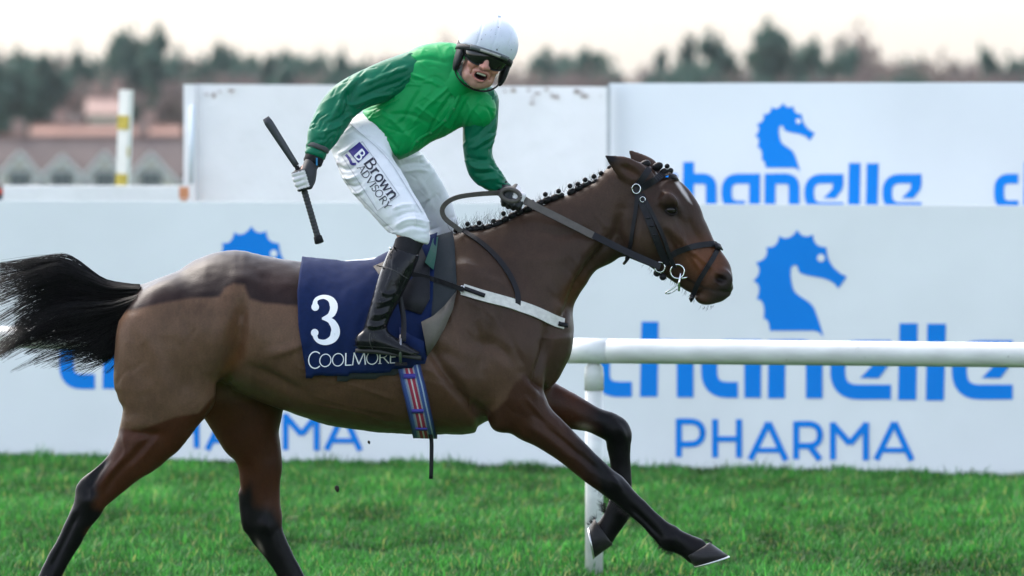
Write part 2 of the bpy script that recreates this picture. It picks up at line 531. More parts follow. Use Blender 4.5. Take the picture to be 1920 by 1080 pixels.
# ---- ribbons (print) on the boards
def ribbon2(pts, w, fn, eps):
    """flat stroke along 2-D points -> verts through fn(x, y, eps)"""
    p = np.asarray(pts, float); w = np.broadcast_to(w, (len(p),))
    T = np.gradient(p, axis=0); T /= np.linalg.norm(T, axis=1)[:, None] + 1e-9
    N = np.stack([-T[:, 1], T[:, 0]], 1)
    A = p + N * w[:, None] / 2; B = p - N * w[:, None] / 2
    V = [fn(*a, eps) for a in A] + [fn(*b, eps) for b in B]
    n = len(p)
    return V, [(i, i + 1, n + i + 1, n + i) for i in range(n - 1)]
def rounded(pts, r, n=7):
    """polyline with rounded corners"""
    pts = [np.array(p, float) for p in pts]; out = [pts[0]]
    for i in range(1, len(pts) - 1):
        a, b, c = pts[i - 1], pts[i], pts[i + 1]
        rr = min(r, np.linalg.norm(a - b) * 0.98, np.linalg.norm(c - b) * 0.98)
        p0 = b + (a - b) / np.linalg.norm(a - b) * rr; p1 = b + (c - b) / np.linalg.norm(c - b) * rr
        for t in np.linspace(0, 1, n):
            out.append((1 - t) ** 2 * p0 + 2 * t * (1 - t) * b + t * t * p1)
    out.append(pts[-1])
    return np.array(out)
W = 31
def letters_word():
    """each letter: list of strokes ('r', pts, width) or ('p', polygon) in photograph pixels of the lower right logo"""
    L = []
    L.append([('r', rounded([(1185, 652), (1129, 652), (1129, 730), (1185, 730)], 30), W - 2)])
    L.append([('p', [(1203, 603), (1235, 603), (1233, 744), (1200, 744)]), ('r', rounded([(1231, 652), (1285, 652), (1285, 745)], 26), W)])
    L.append([('r', rounded([(1411, 652), (1330, 652), (1330, 731), (1384, 731)], 34), W - 1), ('p', [(1396, 637), (1428, 637), (1427, 746), (1396, 746)])])
    L.append([('p', [(1441, 637), (1473, 637), (1472, 747), (1440, 747)]), ('r', rounded([(1470, 652), (1527, 652), (1527, 747)], 26), W)])
    def e(x0):
        return [('r', rounded([(x0 + 116, 652), (x0 + 16, 652), (x0 + 16, 735), (x0 + 116, 735)], 38), W - 3),
                ('p', [(x0 + 86, 664), (x0 + 117, 664), (x0 + 112, 684), (x0 + 93, 709), (x0 + 58, 709), (x0 + 84, 682)])]
    L.append(e(1555))
    L.append([('p', [(1687, 606), (1721, 606), (1718, 750), (1684, 750)])])
    L.append([('p', [(1739, 607), (1774, 607), (1770, 751), (1736, 751)])])
    L.append(e(1783))
    return L
def letters_pharma():
    w = 11.5
    y0, y1 = 790, 857
    L = []
    L.append([('r', [(1273, y1), (1273, y0 - 5)], w), ('r', rounded([(1273, y0), (1318, y0), (1318, 833), (1273, 833)], 24), w)])
    L.append([('r', [(1341, y0 - 4), (1341, y1 + 1)], w), ('r', [(1386, y0 - 4), (1386, y1 + 1)], w), ('r', [(1341, 823), (1386, 823)], w - 1)])
    def A(x): return [('r', [(x, 862), (x + 34, 792)], w), ('r', [(x + 34, 792), (x + 67, 863)], w), ('r', [(x + 14, 844), (x + 54, 844)], w - 2)]
    L.append(A(1407))
    L.append([('r', [(1493, 790), (1493, 861)], w), ('r', rounded([(1493, 795), (1538, 795), (1538, 836), (1493, 836)], 22), w), ('r', [(1518, 836), (1538, 862)], w)])
    L.append([('r', [(1562, 862), (1562, 792)], w), ('r', [(1560, 794), (1594, 832)], w), ('r', [(1594, 832), (1626, 794)], w), ('r', [(1624, 792), (1624, 863)], w)])
    L.append(A(1643))
    return L
def zpt(x, y): return (1380 + x / 2.25, 420 + y / 2.25)
tips = [(143, 450), (117, 400), (88, 316), (74, 240), (84, 163), (129, 97), (183, 50), (260, 24), (326, 45), (381, 98)]
cen = np.array([225, 190.])
sea = []
for a, b in zip(tips[:-1], tips[1:]):
    a, b = np.array(a, float), np.array(b, float); m = (a + b) / 2
    d = cen - m; d /= np.linalg.norm(d)
    sag = np.linalg.norm(b - a) * 0.26
    for t in np.linspace(0, 1, 7)[:-1]:
        sea.append(zpt(*(a + (b - a) * t + d * sag * 4 * t * (1 - t))))
for p in catmull([(381, 98), (388, 140), (408, 178), (438, 206), (468, 222)], 4): sea.append(zpt(*p))
for p in catmull([(432, 272), (412, 249), (372, 230), (300, 216), (268, 203), (260, 180), (245, 174), (232, 190), (234, 240), (252, 290), (318, 338), (345, 395), (370, 476)], 4): sea.append(zpt(*p))
sea += [zpt(350, 456), zpt(330, 450)]

def fill_poly(poly, fn, eps):
    """triangulated simple polygon"""
    from mathutils.geometry import tessellate_polygon
    t = tessellate_polygon([[Vector((x, y, 0)) for x, y in poly]])
    return [fn(x, y, eps) for x, y in poly], [tuple(f) for f in t]
def facing(V, F, toward=-1):
    V = np.array(V); out = []
    for f in F:
        n = np.cross(V[f[1]] - V[f[0]], V[f[2]] - V[f[0]])
        out.append(tuple(reversed(f)) if n[1] * toward < 0 else tuple(f))
    return out
def logo(fn, parent, pharma=True):
    def emit(name, strokes, m=None):
        mb = MB()
        for i, s_ in enumerate(strokes):
            e = 0.003 + 0.0012 * i
            V, F = ribbon2(s_[1], s_[2], fn, e) if s_[0] == 'r' else fill_poly(s_[1], fn, e)
            mb.add(V, facing(V, F))
        mb.build(name, m or M_print, parent, smooth=False)
    for l in letters_word(): emit('letter', l)
    if pharma:
        for l in letters_pharma(): emit('letter', l)
    emit('seahorse_emblem', [('p', sea)])
    c = zpt(360, 143)
    V, F = fill_poly([(c[0] + 7.2 * math.cos(a), c[1] + 7.2 * math.sin(a)) for a in np.linspace(0, 2 * math.pi, 17)[:-1]], fn, 0.006)
    mb = MB(); mb.add(V, facing(V, F)); mb.build('emblem_eye', M_banner, parent, smooth=False)

def wall_panel(mb, pxa, pxb, top_a, top_b, p0, ang, thick, bottom=-0.05):
    """vertical panel on a turned plane between two pixel columns; its top passes through the two pixel heights"""
    a, b = on_line(pxa, top_a, p0, ang), on_line(pxb, top_b, p0, ang)
    n = np.array([math.sin(ang), math.cos(ang), 0]) * thick
    V = [(a[0], a[1], bottom), (b[0], b[1], bottom), tuple(b), tuple(a)]
    V += [tuple(np.array(v) + n) for v in V]
    mb.add(V, [(0, 1, 2, 3), (5, 4, 7, 6), (3, 2, 6, 7), (1, 0, 4, 5), (0, 3, 7, 4), (2, 1, 5, 6)])
    return a, b

def px_fn(p0, ang, du=0.0, sx=1.0, ox=0.0, sy=1.0, oy=0.0):
    n = np.array([math.sin(ang), math.cos(ang), 0]); u = np.array([math.cos(ang), -math.sin(ang), 0])
    def fn(x, y, eps):
        q = on_line(ox + x * sx, oy + y * sy, p0, ang)
        return q + u * du - n * eps
    return fn
# lower hoarding
hb = empty('advertising_hoarding', (0, BOARD_P0[1], 0))
def child_world(o, parent):
    o.parent = parent; o.matrix_parent_inverse = parent.matrix_world.inverted(); return o
class Anchor:
    pass
bpy.context.view_layer.update()
tag(hb, 'long low white advertising hoarding with two big blue seahorse logos behind the rail', 'hoarding')
hb.location = (0, 0, 0)
mb = MB(); wall_panel(mb, -3000, 4200, 361, 397, BOARD_P0, BOARD_A, 0.05); mb.build('panel', M_banner, hb, smooth=False)
logo(px_fn(BOARD_P0, BOARD_A), hb)
ua = on_line(1268, 820, BOARD_P0, BOARD_A); ub = on_line(257, 806, BOARD_P0, BOARD_A)
logo(px_fn(BOARD_P0, BOARD_A, du=-float(np.linalg.norm((ua - ub)[:2]))), hb)
for k in range(12):
    a = on_line(-2600 + 560 * k, 500, (0, BOARD_P0[1] + 0.14), BOARD_A)
    MB().tube([(a[0], a[1], -0.3), (a[0], a[1], 1.25)], 0.03, 8).build('support_post', M_steel, hb)
# upper hoarding on the right, standing a little behind
UP0 = (0.0, 19.2)
hu = empty('advertising_hoarding'); tag(hu, 'tall white advertising hoarding at right, its blue seahorse logo cut off below', 'hoarding')
mb = MB(); wall_panel(mb, 1142, 4200, 156, 150, UP0, BOARD_A, 0.05); mb.build('panel', M_banner2, hu, smooth=False)
k_ = 0.642
logo(px_fn(UP0, BOARD_A, sx=k_, ox=1730 - 1902 * k_, sy=k_, oy=305 - 605 * k_), hu, pharma=False)
logo(px_fn(UP0, BOARD_A, sx=k_, ox=1730 + 640 - 1902 * k_, sy=k_, oy=305 - 605 * k_), hu, pharma=False)
for px in (1180, 1560, 1900, 2300):
    a = on_line(px, 300, (0, UP0[1] + 0.14), BOARD_A)
    MB().tube([(a[0], a[1], -0.3), (a[0], a[1], 2.0)], 0.03, 8).build('support_post', M_steel, hu)
MB().box((0, 0, 0), (.012, .03, 1.1), Matrix.Translation(Vector((on_line(1141, 300, (0, 19.12), BOARD_A)[0], on_line(1141, 300, (0, 19.12), BOARD_A)[1], 1.1)))).build('edge_post', M_steel, hu, smooth=False)
# weathered white wall to the left of it, further back
WP0 = (0.0, 21.0)
hw = empty('white_wall'); tag(hw, 'weathered white painted wall with flaking top edge behind the jockey', 'wall')
mb = MB(); a, b = wall_panel(mb, 366, 1139, 158, 163, WP0, BOARD_A, 0.2)
mb.build('wall_face', M_wallw, hw, smooth=False)
M_flake = mat('bare_concrete', (0.36, 0.30, 0.27), 0.9, noise=0.2, nscale=20)
fw = px_fn(WP0, BOARD_A)
g = np.random.default_rng(11)
for i in range(26):
    cx = [400, 1010, 1060, 1090, 960, 1120][i % 6] + g.normal(0, 30); cy = 168 + abs(g.normal(0, 9))
    cx = min(max(cx, 380), 1128); r = g.uniform(2, 7)
    poly = [(cx + r * g.uniform(0.5, 1.5) * math.cos(t), cy + r * g.uniform(0.3, 0.8) * math.sin(t)) for t in np.linspace(0, 2 * math.pi, 10)[:-1]]
    V, F = fill_poly(poly, fw, 0.003 + 0.0006 * i)
    mbp = MB(); mbp.add(V, facing(V, F)); mbp.build('flaked_patch', M_flake, hw, smooth=False)
mb = MB(); wall_panel(mb, 344, 365, 158, 158, (0, 20.95), BOARD_A, 0.25); mb.build('end_pillar', M_wallw, hw, smooth=False)
p1, p2 = on_line(361, 196, (0, 20.85), BOARD_A), on_line(358, 345, (0, 20.85), BOARD_A)
MB().tube([p1, p2], 0.016, 8).build('drain_pipe', mat('pale_blue_pipe', (0.55, 0.62, 0.68), 0.5), hw)
c = on_line(345, 361, (0, 20.7), BOARD_A)
mb = MB(); mb.box((c[0], c[1], c[2]), (0.03, 0.03, 0.036))
mb.box((c[0], c[1], c[2] / 2 - 0.04), (0.02, 0.02, c[2] / 2 - 0.0))
tag(mb.build('marker_peg', mat('orange_paint', (0.55, 0.22, 0.1), 0.6, noise=0.2), smooth=False), 'small orange marker peg at the foot of the white wall end', 'marker')
# low white wall far left
lw = MB(); wall_panel(lw, -3200, 352, 343, 349, (0, 24.5), BOARD_A, 0.2)
tag(lw.build('low_white_wall', M_wallw, smooth=False), 'low white wall at left below the distant houses', 'wall')
# red-topped post peeping in at the far left
c = on_line(-3, 350, (0, 22.6), BOARD_A)
mp = empty('marker_post'); tag(mp, 'dark marker post with red band at the left picture edge', 'post')
MB().tube([(c[0], c[1], -0.1), (c[0], c[1], c[2] - 0.05)], 0.03, 10).build('post', mat('dark_post', (0.05, 0.05, 0.055), 0.5, noise=0.2), mp)
MB().tube([(c[0], c[1], c[2] - 0.05), (c[0], c[1], c[2] - 0.015)], 0.033, 10).build('red_band', mat('red_band', (0.55, 0.07, 0.05), 0.5, noise=0.1), mp)
MB().tube([(c[0], c[1], c[2] - 0.015), (c[0], c[1], c[2] + 0.035)], 0.03, 10).build('cap', M_flake, mp)
# leaning white post with yellow stains
wp = empty('white_post'); tag(wp, 'slightly leaning white post with yellow stains in front of distant houses', 'post')
a, b = on_line(228, 420, (0, 27.0), BOARD_A), on_line(237, 169, (0, 27.0), BOARD_A)
ax = (b - a) / np.linalg.norm(b - a); a0 = a - ax * (a[2] + 0.1)
m_ = Matrix.Translation(Vector((a0 + b) / 2)) @ Vector(ax).to_track_quat('Z', 'Y').to_matrix().to_4x4()
MB().box((0, 0, 0), (0.038, 0.038, np.linalg.norm(b - a0) / 2), m_).build('shaft', mat('stained_white', (0.78, 0.76, 0.70), 0.6, noise=0.1, nscale=4), wp, smooth=False)
M_yel = mat('yellow_stain', (0.50, 0.38, 0.06), 0.7, noise=0.3, nscale=30)
for f, hh in ((0.90, 0.05), (0.81, 0.035), (0.72, 0.05), (0.63, 0.03), (0.55, 0.05), (0.47, 0.03), (0.40, 0.06)):
    c = a0 + (b - a0) * f
    mm = Matrix.Translation(Vector(c)) @ Vector(ax).to_track_quat('Z', 'Y').to_matrix().to_4x4()
    MB().box((-0.022 + 0.008 * math.sin(f * 40), 0, 0), (0.0175, 0.0395, hh), mm).build('yellow_patch', M_yel, wp, smooth=False)

# ---- running rail
rl = empty('running_rail'); tag(rl, 'white plastic running rail on a round post behind the horse', 'rail')
RAILZ = 1.005
p_j = P(1072, 660, 6.0)
rp = [(2.24 + (2.24 - p_j[0]) * 4.0, 5.37 - 0.63 * 4.0), (2.24 + (2.24 - p_j[0]) * 1.6, 5.37 - 0.63 * 1.6), (2.24, 5.37), (p_j[0], 6.0)]
def rail_tube(pts, r, name):
    return MB().tube(pts, r, 20).build(name, M_rail, rl)
rail_tube([(x, y, RAILZ) for x, y in catmull(rp, 6)], 0.0545, 'rail_tube')
lft = catmull([(p_j[0] + 0.02, 5.993), (p_j[0] - 0.7, 6.40), (p_j[0] - 1.5, 7.08), (p_j[0] - 2.3, 7.85), (p_j[0] - 4.0, 9.4), (p_j[0] - 7.0, 11.6)], 6)
rail_tube([(x, y, RAILZ) for x, y in lft], 0.0505, 'rail_tube')
d_ = np.array([2.24 - p_j[0], -0.63]); d_ /= np.linalg.norm(d_)
rail_tube([(p_j[0] - d_[0] * 0.02, 6.0 - d_[1] * 0.02, RAILZ), (p_j[0] + d_[0] * 0.17, 6.0 + d_[1] * 0.17, RAILZ)], 0.0562, 'rail_sleeve')
def rail_post(x, y):
    MB().tube([(x, y, -0.1), (x, y, 0.86)], 0.040, 18).build('post', M_rail, rl)
    MB().tube([(x, y, 0.83), (x, y, 0.90), (x, y, 0.935), (x, y, 0.955)], [0.0435, 0.0435, 0.040, 0.02], 18).build('post_cap', M_rail, rl)
q = P(1114, 800, 5.99)
rail_post(q[0], 5.985)
rail_post(q[0] + 2.75, 5.985 - 0.87)
rail_post(q[0] - 2.95, 8.22)
rail_post(q[0] + 5.5, 5.985 - 1.74)
rail_post(q[0] + 8.2, 5.985 - 2.60)
# ================================================================ HORSE
def T(xt, yt, xb, yb, b, y0=0.0, egg=0.0):
    return ((xt + xb) / 2, (yt + yb) / 2, math.hypot(xt - xb, yt - yb) / 2, b, y0, egg)
hx0, hx1 = P(-60, 500)[0], P(1400, 500)[0]
fx = P(1120, 500)[0]
SC = Sculpt(axis(hx0, hx1, 0.0068, [(fx, 9, 0.0048)]), axis(-0.36, 0.36, 0.0078, [(-0.12, 0.12, 0.0060)]), axis(-0.01, 1.98, 0.0068, [(1.3, 1.95, 0.0058)]))
# trunk (negative egg = narrower on top)
SC.loft([T(306, 531, 306, 690, .19, 0, -.05), T(350, 513, 350, 715, .235, 0, -.05), T(400, 482, 400, 722, .26, 0, -.10), T(450, 471, 450, 726, .265, 0, -.12),
         T(510, 480, 505, 750, .275, 0, -.12), T(570, 491, 565, 774, .285, 0, -.12), T(640, 497, 635, 798, .295, 0, -.12), T(710, 494, 710, 811, .295, 0, -.15),
         T(775, 472, 775, 818, .28, 0, -.25), T(830, 449, 830, 818, .26, 0, -.38), T(880, 444, 885, 808, .24, 0, -.40), T(925, 470, 935, 785, .215, 0, -.30),
         T(960, 520, 975, 735, .185, 0, -.1)], k=0.02)
# neck
SC.loft([T(838, 452, 985, 705, .195, 0, -.35), T(872, 434, 1050, 640, .165, 0, -.35), T(930, 420, 1063, 588, .130, 0, -.38), T(983, 396, 1088, 546, .105, 0, -.38),
         T(1040, 374, 1110, 512, .088, 0, -.32), T(1092, 352, 1140, 494, .080, 0, -.2), T(1140, 326, 1168, 470, .075, 0, -.1), T(1172, 312, 1190, 420, .066)], k=0.05)
# breast
SC.ell(P(995, 640, -.06), (.128, .085, .155), k=.06, rot=(0, 12, 0))
SC.ell(P(995, 640, .06), (.128, .085, .155), k=.06, rot=(0, 12, 0))
SC.ell(P(1008, 690, -.05), (.085, .06, .085), k=.03)
SC.ell(P(1008, 690, .05), (.085, .06, .085), k=.03)
# shoulder blades and upper arm masses
for sgn in (-1, 1):
    SC.ell(P(905, 590, sgn * .150), (.080, .06, .20), k=.08, rot=(0, -26, 0))
    SC.ell(P(900, 690, sgn * .165), (.11, .065, .12), k=.04, rot=(0, -30, 0))
    SC.ell(P(960, 660, sgn * .165), (.095, .06, .12), k=.04, rot=(0, 20, 0))
    SC.ell(P(452, 572, sgn * .180), (.055, .042, .075), k=.08)           # point of hip
    SC.ell(P(300, 640, sgn * .15), (.16, .10, .20), k=.06)               # buttock
    SC.ell(P(372, 640, sgn * .17), (.13, .085, .17), k=.06, rot=(0, 15, 0))
# hind leg, near side
SC.loft([(322, 640, 98, .11, -.135), (306, 700, 93, .11, -.145), (304, 745, 86, .10, -.15), (294, 790, 70, .085, -.15), (264, 840, 52, .066, -.15), (231, 877, 37, .052, -.15),
         (203, 903, 33, .043, -.15), (174, 930, 32, .042, -.15), (165, 951, 29, .040, -.15), (149, 977, 24.5, .033, -.15), (130, 1014, 21.5, .028, -.15),
         (111, 1046, 21, .026, -.15), (94, 1079, 20.5, .026, -.15), (70, 1122, 21, .027, -.15), (48, 1163, 25, .034, -.15), (33, 1190, 20, .030, -.15), (24, 1212, 22, .036, -.15)], k=.04)
SC.ell(P(362, 745, -.15), (.075, .06, .085), k=.05, rot=(0, 30, 0))      # stifle
SC.chain([P(205, 868, -.15), P(160, 905, -.15), P(152, 915, -.15)], [.016, .022, .020], k=.02)   # point of hock
# hind leg, off side
SC.loft([(440, 700, 95, .10, .135), (455, 755, 82, .095, .14), (468, 812, 60, .085, .145), (481, 845, 46.5, .066, .145), (487, 872, 42, .055, .145), (487, 904, 38, .048, .145),
         (489, 940, 36.5, .042, .145), (492, 970, 37, .040, .145), (498, 995, 34, .039, .145), (512, 1021, 28, .034, .145), (527, 1047, 24.5, .028, .145), (543, 1076, 23, .027, .145),
         (568, 1122, 22, .027, .145), (590, 1163, 26, .034, .145), (607, 1190, 20, .030, .145), (619, 1212, 22, .036, .145)], k=.04)
SC.chain([P(452, 925, .145), P(461, 975, .145), P(464, 990, .145)], [.012, .018, .016], k=.02)
# foreleg, near side
SC.loft([(955, 690, 66, .085, -.15), (968, 745, 56, .078, -.15), (992, 782, 46, .066, -.148), (1027, 810, 35.5, .055, -.145), (1061, 837, 30.5, .047, -.14), (1098, 870, 27, .042, -.135),
         (1134, 900, 25.5, .040, -.13), (1153, 915, 25, .040, -.13), (1172, 932, 21.5, .033, -.13), (1193, 951, 20, .028, -.13), (1217, 974, 19.5, .026, -.13), (1238, 995, 21.5, .028, -.13),
         (1257, 1009, 25, .034, -.13), (1270, 1015, 22.5, .032, -.13), (1287, 1023, 22.5, .033, -.13), (1303, 1032, 26, .040, -.13)], k=.035)
SC.ell(P(1150, 907, -.13), (.034, .046, .030), k=.02, rot=(0, 40, 0)); SC.ell(P(1258, 1010, -.13), (.030, .039, .032), k=.02)
SC.ell(P(1155, 808, .13), (.032, .047, .034), k=.02); SC.ell(P(168, 938, -.15), (.034, .047, .032), k=.02); SC.ell(P(497, 985, .145), (.036, .047, .036), k=.02)
SC.ell(P(938, 786, -.15), (.045, .05, .05), k=.035)                      # elbow
# foreleg, off side (folded)
SC.loft([(985, 735, 44, .07, .13), (1030, 755, 38, .062, .13), (1078, 774, 32, .052, .13), (1113, 787, 25.5, .044, .13), (1143, 800, 27, .042, .13), (1159, 815, 26, .042, .13),
         (1160, 836, 23, .036, .13), (1163, 862, 20, .028, .13), (1165, 892, 20, .026, .13), (1165, 925, 20, .027, .13), (1161, 953, 24, .034, .13), (1152, 972, 23, .032, .13),
         (1140, 990, 22, .032, .13), (1131, 1002, 24, .037, .13)], k=.03)
# head
SC.loft([T(1196, 304, 1166, 440, .070, 0, .0), T(1232, 314, 1170, 474, .088, 0, -.05), T(1264, 334, 1189, 487, .097, 0, -.22), T(1284, 358, 1212, 501, .092, 0, -.22), T(1303, 394, 1234, 514, .078, 0, -.15),
         T(1321, 428, 1258, 527, .064, 0, -.10), T(1337, 455, 1281, 541, .055, 0, 0), T(1352, 476, 1300, 555, .052, 0, 0), T(1362, 498, 1312, 563, .055, 0, 0.05), (1339, 535, 33, .052, 0)], k=.03, n=5)
for sgn in (-1, 1):
    SC.ell(P(1212, 442, sgn * .045), (.085, .045, .085), k=.03)                                      # cheek disc
    SC.ell(P(1252, 376, sgn * .080), (.042, .026, .030), k=.018, rot=(0, 35, 0))                      # brow
    SC.chain([P(1252, 428, sgn * .082), P(1280, 452, sgn * .070), P(1300, 473, sgn * .058)], [.015, .013, .009], k=.016)   # facial crest
    SC.ell(P(1228, 360, sgn * .090), (.026, .018, .022), k=.018, op='sub')                             # hollow above the eye
    SC.ell(P(1258, 394, sgn * .104), (.022, .012, .016), k=.012, op='sub', rot=(0, 22, 0))            # socket
    SC.ell(P(1356, 522, sgn * .044), (.040, .018, .034), k=.018, rot=(0, 40, 0))                      # nostril rim
    SC.ell(P(1351, 524, sgn * .068), (.025, .032, .015), k=.006, op='sub', rot=(0, 25, 0))            # nostril
    SC.ell(P(1288, 428, sgn * .080), (.055, .018, .02), k=.018, op='sub', rot=(0, 55, 0))               # hollow below the eye
SC.ell(P(1321, 560, 0), (.038, .034, .023), k=.018, rot=(0, 10, 0))                                   # chin and lower lip
SC.ell(P(1360, 536, 0), (.034, .046, .026), k=.018, rot=(0, 60, 0))                                   # upper lip
SC.chain([P(1290, 524, -.055), P(1322, 540, -.058), P(1350, 549, -.05), P(1374, 548, -.02), P(1374, 548, .02), P(1350, 549, .05), P(1322, 540, .058), P(1290, 524, .055)], .0075, k=.006, op='sub')  # mouth line
# ears, turned back
SC.loft([(1208, 335, 20, .026, -.052), (1190, 326, 23, .027, -.058), (1168, 312, 19, .020, -.066), (1150, 301, 11, .012, -.070), (1136, 292, 3, .004, -.072)], k=.012)
SC.ell(P(1182, 322, -.086), (.042, .016, .018), k=.01, op='sub', rot=(0, 32, 0))
SC.loft([(1222, 330, 20, .026, .052), (1212, 316, 22, .026, .058), (1200, 303, 17, .019, .064), (1190, 292, 10, .011, .068), (1181, 283, 3, .004, .070)], k=.012)
# tail dock
SC.loft([(285, 566, 20, .04, 0), (258, 553, 15, .032, 0), (230, 545, 12, .026, 0), (195, 534, 10, .02, 0), (160, 517, 7, .014, 0)], k=.04)
HV, HQ = SC.mesh(2)
del SC
_x, _y = to_px(HV)
_m = np.clip(np.minimum((440 - _x) / 60, (625 - _y) / 60), 0, 1) * np.clip((_x - 225) / 20, 0, 1)
def even_out(V, Q, m, it):
    ids = np.nonzero(m > 0)[0]; k = (m[Q] > 0).any(1); loc_ids = np.unique(Q[k]); mp_ = np.full(len(V), -1); mp_[loc_ids] = np.arange(len(loc_ids))
    q_ = mp_[Q[k]]; v_ = V[loc_ids].copy(); w_ = m[loc_ids][:, None]
    for _ in range(it): v_ = v_ + w_ * (lap(v_, q_, 1, .6) - v_)
    V = V.copy(); V[loc_ids] = v_; return V
HV = even_out(HV, HQ, _m, 260)                           # even out the croup
# bring the top line to its measured course
_tx = np.array([225, 240, 255, 270, 290, 322, 356, 393, 422, 452, 489, 526, 567, 600, 640]); _ty = np.array([540, 537, 534, 531, 523, 510, 490, 475, 470, 470, 477, 484, 491, 494, 496])
_x, _y = to_px(HV)
_c = np.arange(222, 642, 4.0); _top = np.array([_y[(np.abs(_x - q) < 4) & (np.abs(HV[:, 1]) < .05)].min() for q in _c])
_d = np.interp(_c, _tx, _ty) - _top
_d = np.convolve(np.pad(_d, 3, 'edge'), np.ones(7) / 7, 'valid')
_cur = np.interp(_x, _c, _top)
HV[:, 2] -= np.interp(_x, _c, _d, left=0, right=0) * S * np.clip(1 - (_y - _cur) / 130, 0, 1) * (_x > 224) * (_x < 642) * np.clip((642 - _x) / 40, 0, 1)
HN = normals(HV, HQ)
# relief: grooves (negative) and ridges (positive), in photograph pixels on the near and far flank
hpx, hpy = to_px(HV)
side = np.clip(np.abs(HN[:, 1]) * 1.6, 0, 1)
near = HV[:, 1] < 0
relief = np.zeros(len(HV))
def groove(pts, amp, w, both=True, sel=None):
    global relief
    pts = catmull(pts, 5)
    d = polydist(hpx, hpy, pts)
    e = np.minimum(1, np.minimum(np.hypot(hpx - pts[0, 0], hpy - pts[0, 1]), np.hypot(hpx - pts[-1, 0], hpy - pts[-1, 1])) / (3 * w))
    if w >= 5: amp = amp * 1.5
    r = amp * np.exp(-(d / w) ** 2) * side * (0.3 + 0.7 * e)
    if not both: r = r * near
    if sel is not None: r = r * sel
    relief += r
trunk = (hpy < 830)
groove([(455, 545), (452, 600), (440, 660), (420, 705)], -.022, 15, sel=trunk)          # flank groove behind the stifle
groove([(425, 560), (415, 620), (400, 690)], .008, 16, sel=trunk)
groove([(480, 560), (490, 610), (500, 660)], .006, 20, sel=trunk)
groove([(470, 690), (520, 712), (570, 740)], -.010, 10, sel=trunk)                      # stifle fold to belly
groove([(500, 665), (540, 655), (575, 640)], .006, 9)
groove([(800, 640), (830, 690), (870, 745), (915, 790)], -.020, 12, both=False)          # behind the elbow
groove([(790, 650), (830, 660), (870, 690)], -.010, 14, both=False)
groove([(968, 470), (985, 520), (1000, 560), (1030, 600)], -.008, 16)                   # shoulder front edge
groove([(1150, 440), (1120, 480), (1085, 530), (1065, 580), (1050, 606)], -.012, 8)     # jugular groove
groove([(1135, 430), (1100, 470), (1070, 520), (1050, 570)], .006, 12)
groove([(955, 555), (930, 620), (905, 690)], -.006, 14, both=False)
groove([(1028, 615), (1020, 665), (1008, 705), (1018, 735)], -.014, 8, both=False)       # breast crease
groove([(985, 700), (1000, 715), (1020, 730)], -.010, 6, both=False)
groove([(880, 640), (930, 650), (975, 690)], -.006, 12, both=False)
groove([(228, 806), (262, 812), (300, 815)], -.010, 9, both=False)                       # above the gaskin
groove([(290, 815), (255, 850), (215, 890), (195, 930)], -.006, 7, both=False)
groove([(250, 845), (220, 875), (190, 905)], .006, 8, both=False)
groove([(200, 862), (180, 888), (165, 925)], -.008, 6, both=False)
groove([(240, 590), (262, 680), (268, 760)], -.004, 18, both=False)
groove([(143, 968), (122, 1012), (92, 1072)], -.010, 4.5, both=False)
groove([(995, 770), (1040, 812), (1090, 855), (1130, 888)], -.006, 7, both=False)
groove([(985, 795), (1030, 826), (1080, 868)], .004, 7, both=False)
groove([(1180, 950), (1212, 980), (1238, 1006)], -.010, 4.5, both=False)
groove([(1165, 395), (1158, 430), (1170, 478)], -.012, 9)                                # jowl edge
groove([(1240, 355), (1262, 372), (1275, 392)], .006, 6)
groove([(1285, 395), (1300, 430), (1318, 462)], -.006, 8)
groove([(1242, 425), (1262, 460), (1272, 490)], -.005, 7)
groove([(1296, 480), (1310, 500), (1318, 520)], .004, 5)
groove([(1288, 465), (1310, 482), (1340, 505)], .004, 5)
for i in range(7):                                                                         # faint ribs
    x = 590 + i * 30
    groove([(x, 600), (x - 8, 660), (x - 20, 730)], -.0018, 7)
for (a, b, c) in (((560, 700), (640, 725), (740, 745)), ((580, 740), (650, 760), (740, 775)), ((845, 560), (850, 620), (862, 660)), ((870, 560), (920, 590), (960, 640))):
    groove([a, b, c], .0022, 4)
# veins and fine muscle edges
for pts, a_, w_ in (([(1268, 425), (1280, 445), (1283, 470), (1292, 500)], .0035, 2.6), ([(1283, 470), (1300, 488), (1312, 505)], .003, 2.4), ([(1262, 450), (1276, 470), (1283, 486)], .003, 2.4),
                    ([(560, 690), (620, 712), (680, 728), (740, 752)], .003, 3), ([(600, 760), (660, 770), (730, 790)], .003, 3), ([(500, 670), (540, 660), (580, 640)], .003, 3),
                    ([(820, 705), (850, 720), (890, 750)], .003, 3), ([(1010, 790), (1050, 815), (1090, 850)], .003, 2.6), ([(985, 745), (1010, 775), (1030, 800)], .003, 2.6),
                    ([(230, 815), (235, 850), (215, 880), (195, 905)], .004, 3), ([(300, 815), (280, 845), (245, 880)], .003, 3), ([(935, 600), (960, 640), (985, 690)], -.004, 6), ([(890, 600), (905, 650), (900, 700)], -.004, 7),
                    ([(1000, 430), (1050, 440), (1110, 430)], -.004, 9), ([(930, 480), (990, 490), (1060, 480)], .003, 10), ([(900, 520), (950, 540), (990, 580)], .004, 9),
                    ([(255, 600), (300, 680), (310, 770)], .004, 14), ([(345, 580), (360, 660), (350, 740)], -.004, 12), ([(500, 950), (498, 980), (505, 1010)], .004, 5), ([(165, 905), (172, 930), (168, 955)], .005, 5), ([(1140, 888), (1155, 905), (1165, 925)], .005, 6), ([(1150, 790), (1168, 812), (1172, 835)], .005, 6)):
    groove(pts, a_, w_)
gg = np.random.default_rng(9)
